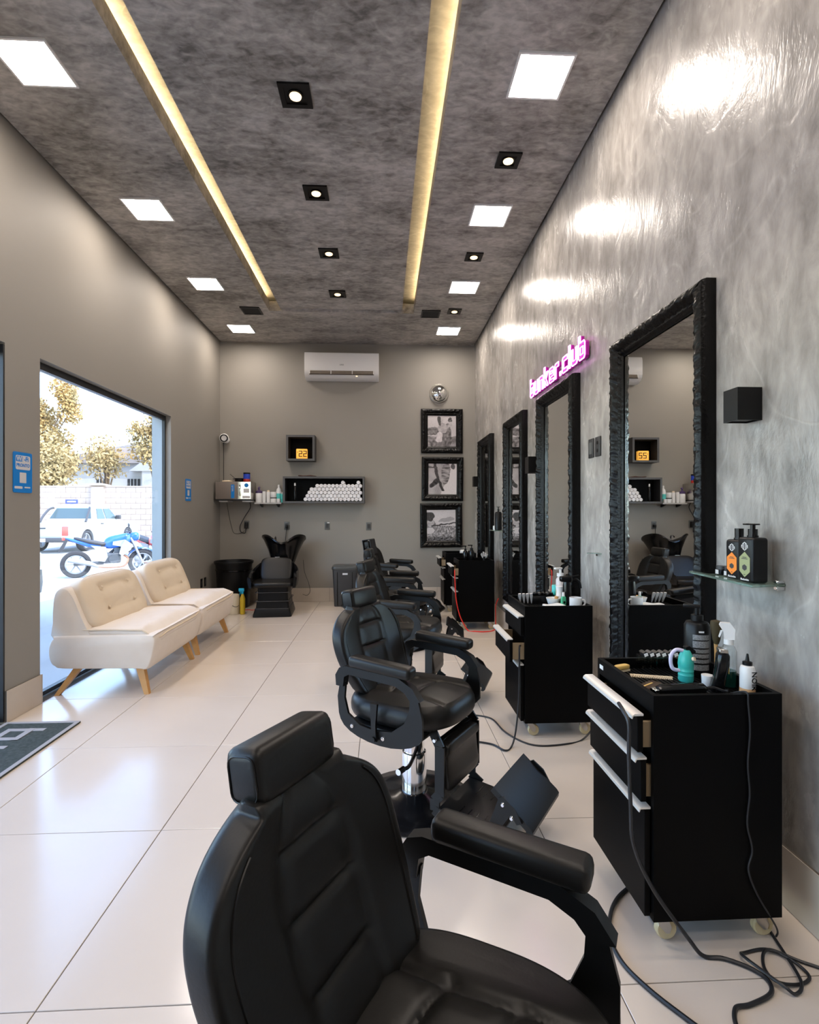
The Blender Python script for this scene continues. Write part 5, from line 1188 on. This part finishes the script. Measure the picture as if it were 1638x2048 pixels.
# pickup truck (local x = forward)
t = thing('pickup_truck', 'white double cab pickup truck parked across the street', 'truck', (-11.85, 18.75, ZG), R(90))
hw = .92
prof = [(.0, .52), (.0, .98), (.04, 1.06), (1.62, 1.08), (1.64, 1.10), (3.55, 1.12), (4.60, 1.02), (4.98, .90), (5.10, .70), (5.08, .42), (4.62, .40)] + [(4.20 + .42 * math.cos(a), .40 + .42 * math.sin(a)) for a in [PI * k / 10 for k in range(11)]] + [(3.60, .38), (1.72, .38)] + [(1.15 + .42 * math.cos(a), .40 + .42 * math.sin(a)) for a in [PI * k / 10 for k in range(11)]] + [(.60, .42), (.10, .46)]
b = B(); xz(b, prof, -hw, hw); mk('body', b, M_CARW, t, ang=30)
b = B(); rings = []
for z, x0, x1, w in ((1.09, 1.64, 3.62, .90), (1.18, 1.66, 3.50, .885), (1.60, 1.90, 2.98, .74), (1.70, 2.02, 2.85, .70), (1.735, 2.2, 2.7, .62)): rings.append([V(p[0], p[1], z) for p in rrect(x1 - x0, 2 * w, .12, 4, (x0 + x1) / 2, 0)])
loft(b, rings); mk('cab', b, M_CARW, t, ang=40)
def quad(bm, P, th=.012, d=(0, 0, 1)):
    d = Vector(d); a = [bm.verts.new(Vector(p)) for p in P]; c = [bm.verts.new(Vector(p) + d * th) for p in P]; n = len(P)
    bm.faces.new(a[::-1]); bm.faces.new(c)
    for i in range(n): bm.faces.new((a[i], a[(i + 1) % n], c[(i + 1) % n], c[i]))
b = B(); quad(b, [(1.68, -.76, 1.20), (1.68, .76, 1.20), (1.885, .62, 1.585), (1.885, -.62, 1.585)], -.02, (1, 0, -.5)); mk('rear_window', b, M_CARG, t, smooth=False)
for s in (-1, 1):
    for (xa, xb, xc, xd) in ((1.86, 2.42, 2.42, 2.02), (2.50, 3.32, 2.95, 2.50)):
        b = B(); quad(b, [(xa, s * .889, 1.185), (xb, s * .889, 1.185), (xc, s * .758, 1.575), (xd, s * .758, 1.575)], .012, (0, s, .3)); mk('side_window', b, M_CARG, t, smooth=False)
    b = B(); box(b, -.015, .10, s * .80 - .10, s * .80 + .125, .62, .95, .02); mk('tail_light', b, M_TLAMP, t)
    b = B(); box(b, 2.05, 2.25, s * .925 - .01, s * .925 + .012, .98, 1.02, .005); mk('door_handle', b, M_CARD, t)
    b = B(); box(b, 3.15, 3.30, s * 1.0 - .09, s * 1.0 + .09, 1.16, 1.32, .03); mk('side_mirror', b, M_CARD, t)
    for x in (1.15, 4.20): wheel(t, (x, s * .80, .40), .385, .24)
b = B(); box(b, -.012, .0, -.66, .66, .58, 1.0, .004); tg = mk('tailgate', b, M_CARW, t)
b = B(); box(b, -.03, -.012, -.14, .14, .86, .91); mk('handle', b, M_CARD, tg, smooth=False)
b = B(); box(b, -.16, -.02, -.90, .90, .40, .56, .03); mk('rear_bumper', b, M_CARD, t)
b = B(); box(b, -.175, -.162, -.22, .22, .42, .54); mk('number_plate', b, M_WHITE, t, smooth=False)
b = B()
for s in (-1, 1): tube(b, smooth_path([(1.20, s * .82, 1.08), (1.35, s * .80, 1.30), (1.60, s * .74, 1.55), (1.75, s * .66, 1.62)]), .04, 8)
mk('roll_bar', b, M_CARD, t)
# motorcycles (local x = forward)
def motorcycle(label, loc, rot, fm, sm):
    t = thing('motorcycle', label, 'motorcycle', loc, R(rot), 'parked motorcycles')
    wheel(t, (-.66, 0, .30), .30, .11, spokes=6); wheel(t, (.66, 0, .30), .30, .09, spokes=6)
    b = B(); superq(b, (.16, 0, .80), (.29, .15, .15), .7, .7, 28, 16, fn=lambda p: V(p.x, p.y, p.z + .25 * max(0, p.x) - .18 * max(0, -p.x))); mk('fuel_tank', b, fm, t)
    b = B(); rings = [[V(x, p[0], z + p[1]) for p in rrect(2 * w, 2 * h, min(w, h) * .9, 3)] for x, z, w, h in ((.0, .76, .09, .04), (-.15, .74, .12, .045), (-.40, .80, .13, .045), (-.62, .87, .09, .03), (-.70, .89, .05, .02))]; loft(b, rings); mk('seat', b, M_CARD, t)
    b = B(); rings = [[V(x, p[0], z + p[1]) for p in rrect(2 * w, 2 * h, min(w, h) * .8, 3)] for x, z, w, h in ((-.18, .69, .10, .05), (-.45, .74, .10, .05), (-.78, .86, .06, .03), (-.86, .89, .03, .015))]; loft(b, rings); mk('tail_fairing', b, fm, t)
    b = B(); box(b, -.92, -.86, -.05, .05, .84, .91, .01); mk('tail_light', b, M_TLAMP, t)
    b = B(); xz(b, [(-.86, .86), (-.80, .86), (-.90, .62), (-.97, .58), (-.98, .62)], -.07, .07); mk('rear_mudguard', b, M_CARD, t)
    for s in (-1, 1):
        b = B(); xz(b, [(.30, .84), (.46, .72), (.42, .60), (.24, .46), (.18, .52), (.22, .68), (.05, .72), (.06, .80)], s * .155 - .02, s * .155 + .02); mk('side_fairing', b, sm, t)
        b = B(); xz(b, [(-.38, .72), (-.08, .68), (-.04, .45), (-.10, .34), (-.22, .36), (-.20, .56)], s * .12 - .012, s * .12 + .012); mk('side_panel', b, sm, t)
        b = B(); tube(b, [(.66, s * .085, .30), (.42, s * .085, .88)], .028, 10); mk('fork_leg', b, M_BSIL, t)
        b = B(); box(b, -.70, -.12, s * .08 - .02, s * .08 + .02, .28, .34, .01); mk('swingarm', b, M_ENG, t)
        b = B(); tube(b, smooth_path([(.40, 0, .98), (.38, s * .15, 1.02), (.30, s * .34, 1.0)]), .014, 8); mk('handlebar', b, M_CARD, t)
        b = B(); tube(b, [(.36, s * .22, 1.01), (.38, s * .27, 1.14)], .006, 6); superq(b, (.38, s * .29, 1.17), (.015, .055, .035), .6, .6, 14, 10); mk('mirror', b, M_CARD, t)
    b = B(); box(b, -.14, .22, -.12, .12, .30, .54, .04); cyl(b, (.08, -.16, .40), (.08, .16, .40), .10, n=20); box(b, .08, .26, -.09, .09, .50, .66, .02); mk('engine', b, M_ENG, t)
    b = B(); tube(b, smooth_path([(.24, -.08, .50), (.36, -.10, .40), (.28, -.12, .24), (.0, -.13, .22), (-.22, -.14, .24)]), .024, 8); ex = mk('exhaust_pipe', b, M_COPP, t)
    b = B(); tube(b, [(-.22, -.15, .24), (-.40, -.16, .32), (-.80, -.17, .42)], [.03, .055, .055], 14); mk('silencer', b, M_BSIL, ex)
    b = B(); tube(b, [(.42, 0, .88), (.10, 0, .62), (-.14, 0, .40)], .03, 8); tube(b, [(.40, 0, .82), (-.30, 0, .68), (-.80, 0, .84)], .02, 8); mk('frame', b, M_CARD, t)
    b = B(); rings = []
    for k in range(13):
        a = R(150 - 110 * k / 12); c = V(.66 + .335 * math.cos(a), 0, .30 + .335 * math.sin(a)); rings.append([c + V(0, -.07, -.012), c + V(0, .07, -.012), c + V(0, .05, .015), c + V(0, -.05, .015)])
    loft(b, rings); mk('front_mudguard', b, fm, t)
    b = B(); superq(b, (.50, 0, .90), (.10, .12, .10), .7, .7, 20, 14); hl = mk('headlight', b, fm, t)
    b = B(); superq(b, (.575, 0, .89), (.03, .08, .07), .8, .8, 16, 10); mk('lamp_glass', b, M_WHITE, hl)
    return t
motorcycle('blue and silver motorcycle parked outside the window', (-6.27, 12.32, ZG), 27, M_BIKEB, M_BSIL)
motorcycle('red motorcycle partly hidden behind the blue one', (-5.62, 13.15, ZG), -28, M_BIKER, M_BSIL)
t = thing('helmet', 'white helmet with blue marks resting on the red motorcycle', 'helmet', (-5.50, 13.08, .80))
b = B(); superq(b, (0, 0, .13), (.15, .13, .13), .9, .9, 24, 16); mk('shell', b, M_WHITE, t)
b = B(); superq(b, (.05, -.035, .14), (.11, .105, .05), .7, .7, 20, 10); mk('visor', b, M_CARG, t)
# car end showing past the pier
t = thing('parked_car', 'pale grey car parked close outside, only its bumper corner showing', 'car', (-5.40, 7.22, ZG), R(90))
prof = [(0, .42), (-.02, .62), (.02, .80), (.10, .92), (.22, 1.0), (.62, 1.40), (1.6, 1.48), (2.5, 1.38), (3.1, 1.0), (3.9, .88), (4.05, .55), (4.0, .32)] + [(3.3 + .36 * math.cos(a), .32 + .36 * math.sin(a)) for a in [PI * k / 8 for k in range(9)]] + [(.85 + .36 * math.cos(a), .32 + .36 * math.sin(a)) for a in [PI * k / 8 for k in range(9)]] + [(.1, .34)]
prof = [(-x, z) for x, z in prof]
b = B(); rings = []
for y, k in ((-.86, .93), (-.84, .965), (-.78, 1), (.78, 1), (.84, .965), (.86, .93)): rings.append([V(-2 + (p[0] + 2) * k, y, .75 + (p[1] - .75) * (k if p[1] > .75 else 1)) for p in prof])
loft(b, rings); mk('body', b, mat('pale_grey_paint', (.30, .32, .34), .25, coat=.6), t, ang=40)
b = B(); rings = []
for y, dx in ((-.875, -.14), (-.86, -.04), (-.75, .03), (.75, .03), (.86, -.04), (.875, -.14)): rings.append([V(dx - .14, y, .40), V(dx, y, .42), V(dx + .03, y, .55), V(dx + .01, y, .72), V(dx - .12, y, .74)])
loft(b, rings); mk('bumper', b, mat('grey_bumper', (.10, .105, .11), .35), t)
for s in (-1, 1):
    b = B(); box(b, -.16, -.0, s * .74 - .10, s * .74 + .12, .76, .95, .02); mk('lamp', b, M_WHITE, t)
    for x in (-.85, -3.3): wheel(t, (x, s * .76, .31), .30, .19)
b = B(); quad(b, [(-.26, -.62, 1.02), (-.26, .62, 1.02), (-.60, .56, 1.36), (-.60, -.56, 1.36)], .02, (1, 0, .8)); mk('window', b, M_CARG, t, smooth=False)
# block wall: every block its own part
M_BLOCK = mat('sandy_block', (.36, .28, .235), .9, noise=(1.3, (.46, .38, .33), .3), bump=(30, .3, .01)); M_MORT = mat('mortar', (.26, .21, .18), .9)
bw = thing('boundary_wall', 'pale sandstone block wall across the street', 'wall', (-14.6, 26.0, ZG))
b = B(); box(b, -5.2, 5.2, .03, .20, 0, 2.62); mk('mortar_core', b, M_MORT, bw, smooth=False)
b = B(); box(b, -.232, .232, -.0, .05, 0, .258, .008, 1); q = mk('block', b, M_BLOCK); bme = q.data; bpy.data.objects.remove(q)
for j in range(10):
    for i in range(22):
        x = -5.2 + .236 + i * .472 + (.236 if j % 2 else 0)
        if x + .23 > 5.2: continue
        inst('block', bme, bw, (x, rnd.uniform(-.006, .006), .005 + j * .264))
b = B(); box(b, -5.3, 5.3, -.03, .24, 2.645, 2.70); mk('coping', b, M_BLOCK, bw, smooth=False)
b = B(); box(b, .55, 1.10, -.16, .36, 0, 2.66); mk('pillar', b, M_BLOCK, bw, smooth=False)
b = B(); loft(b, [[V(.825 + p[0] * k, .10 + p[1] * k, z) for p in rrect(.75, .75, .02, 1)] for z, k in ((2.705, 1), (2.76, 1), (2.84, .15))]); mk('pillar_cap', b, M_BLOCK, bw, smooth=False)
# street sign by the wall
t = thing('street_sign', 'small blue street name sign in front of the block wall', 'sign', (-14.55, 25.2, ZG))
b = B(); cyl(b, (0, 0, 0), (0, 0, 2.05), .03, n=10); mk('post', b, M_BSIL, t)
b = B(); box(b, -.28, .28, -.045, -.031, 1.82, 2.02); mk('plate', b, mat('blue_sign', (.05, .07, .45), .4), t, smooth=False)
b = B(); box(b, -.20, .20, -.047, -.0455, 1.89, 1.95); mk('white_lettering', b, M_WHITE, t, smooth=False)
t = thing('satellite_dish', 'pale round dish standing behind the pickup truck', 'dish', (-15.35, 25.0, ZG))
b = B(); lathe(b, [(.002, .0), (.15, .01), (.27, .05), (.275, .06), (.15, .03), (.002, .02)], n=24, M=T(0, 0, 1.85) @ RX(80)); mk('dish', b, M_WHITE, t)
b = B(); cyl(b, (0, .05, 0), (0, .05, 1.85), .025, n=10); mk('post', b, M_BSIL, t)
b = B(); box(b, -.9, .55, -.4, .4, 2.22, 2.26); cyl(b, (-.85, .3, 0), (-.85, .3, 2.22), .03, n=8); mk('awning', b, M_WHITE, t, smooth=False)
# house
t = thing('house', 'white house with dark windows behind the block wall', 'house', (-15.6, 33.0, ZG))
b = B(); box(b, -4.5, 5.0, 0, 5, 0, 4.4); mk('wall', b, mat('house_white', (.5, .5, .5), .8), t, smooth=False)
b = B(); xz(b, [(-4.8, 4.4), (5.3, 4.4), (5.3, 4.55), (.4, 5.6), (-4.8, 4.55)], -.3, 5.3); mk('roof', b, mat('pale_roof', (.34, .30, .28), .8), t, smooth=False)
b = B(); xz(b, [(.2, 3.9), (2.4, 3.9), (1.3, 4.75)], -.55, -.02); box(b, .95, 1.65, -.5, -.02, 0, 3.9); mk('porch', b, MATS['house_white'], t, smooth=False)
for x in (-1.6, .25, 2.0, 3.6):
    b = B(); box(b, x - .38, x + .38, -.03, .02, 1.9, 3.45); w_ = mk('window', b, mat('dark_window', (.035, .035, .04), .3), t, smooth=False)
    for dx in (-.2, 0, .2): b = B(); box(b, x + dx - .012, x + dx + .012, -.05, -.031, 1.9, 3.45); mk('grille_bar', b, M_WHITE, w_, smooth=False)
# trees with dry yellow leaves
M_BARK = mat('bark', (.16, .11, .07), .9, bump=(30, .4, .02))
def leafm(name, a, c): return mat(name, a, .7, noise=(1.1, c, .12))
LM = [leafm('amber_leaves', (.40, .25, .085), (.26, .20, .09)), leafm('olive_leaves', (.29, .22, .10), (.40, .28, .12))]
def tree(label, loc, h, cz, rad, nl, mi, seed):
    r = random.Random(seed); t = thing('tree', label, 'tree', loc, 0, 'trees with yellowing leaves beyond the wall')
    b = B(); tube(b, smooth_path([(0, 0, 0), (.1, 0, h * .25), (-.1, .1, h * .5), (.1, 0, h * .85)]), [.18 - .006 * i for i in range(19)], 8)
    mk('trunk', b, M_BARK, t)
    cl = []
    for k in range(16):
        while True:
            p = V(r.uniform(-1, 1), r.uniform(-1, 1), r.uniform(-1, 1))
            if p.length < 1: break
        cl.append((V(p.x * rad[0], p.y * rad[1], cz + p.z * rad[2]), r.uniform(.6, 1.15)))
    for c, s in cl[:7]:
        b = B(); tube(b, smooth_path([(0, 0, h * .35), (c.x * .4, c.y * .4, (h * .4 + c.z) / 2), tuple(c)], 4), [.07 - .006 * i for i in range(9)], 6); mk('branch', b, M_BARK, t)
    vs, fs = [], []
    for k in range(nl):
        c, s = cl[k % len(cl)]; d = V(r.gauss(0, 1), r.gauss(0, 1), r.gauss(0, 1)).normalized() * (r.random() ** .45) * s; p = c + d
        a = V(r.gauss(0, 1), r.gauss(0, 1), r.gauss(0, 1)).normalized(); w = a.orthogonal().normalized(); L = r.uniform(.07, .14); i = len(vs)
        vs += [p - a * L, p + w * L * .45, p + a * L, p - w * L * .45]; fs.append((i, i + 1, i + 2, i + 3))
    me = bpy.data.meshes.new('foliage'); me.from_pydata([tuple(v) for v in vs], [], fs); me.materials.append(LM[mi]); o = bpy.data.objects.new('foliage', me); COL.objects.link(o); o.parent = t; o['kind'] = 'stuff'
tree('tall yellowing tree at the left edge of the window view', (-19.4, 30.3, ZG), 8.5, 6.2, (2.6, .7, 3.0), 9000, 0, 1)
tree('wide low yellowing tree left of the white house', (-17.4, 27.55, ZG), 4.6, 4.0, (1.5, .1, 1.1), 4200, 1, 2)
tree('yellowing tree right of the white house, near the window jamb', (-12.7, 29.8, ZG), 7.2, 5.4, (1.3, 1.2, 1.9), 6000, 0, 3)
tree('small yellowing tree beside the wall pillar', (-15.6, 30.3, ZG), 4.6, 4.5, (.7, .6, .5), 1500, 1, 4)
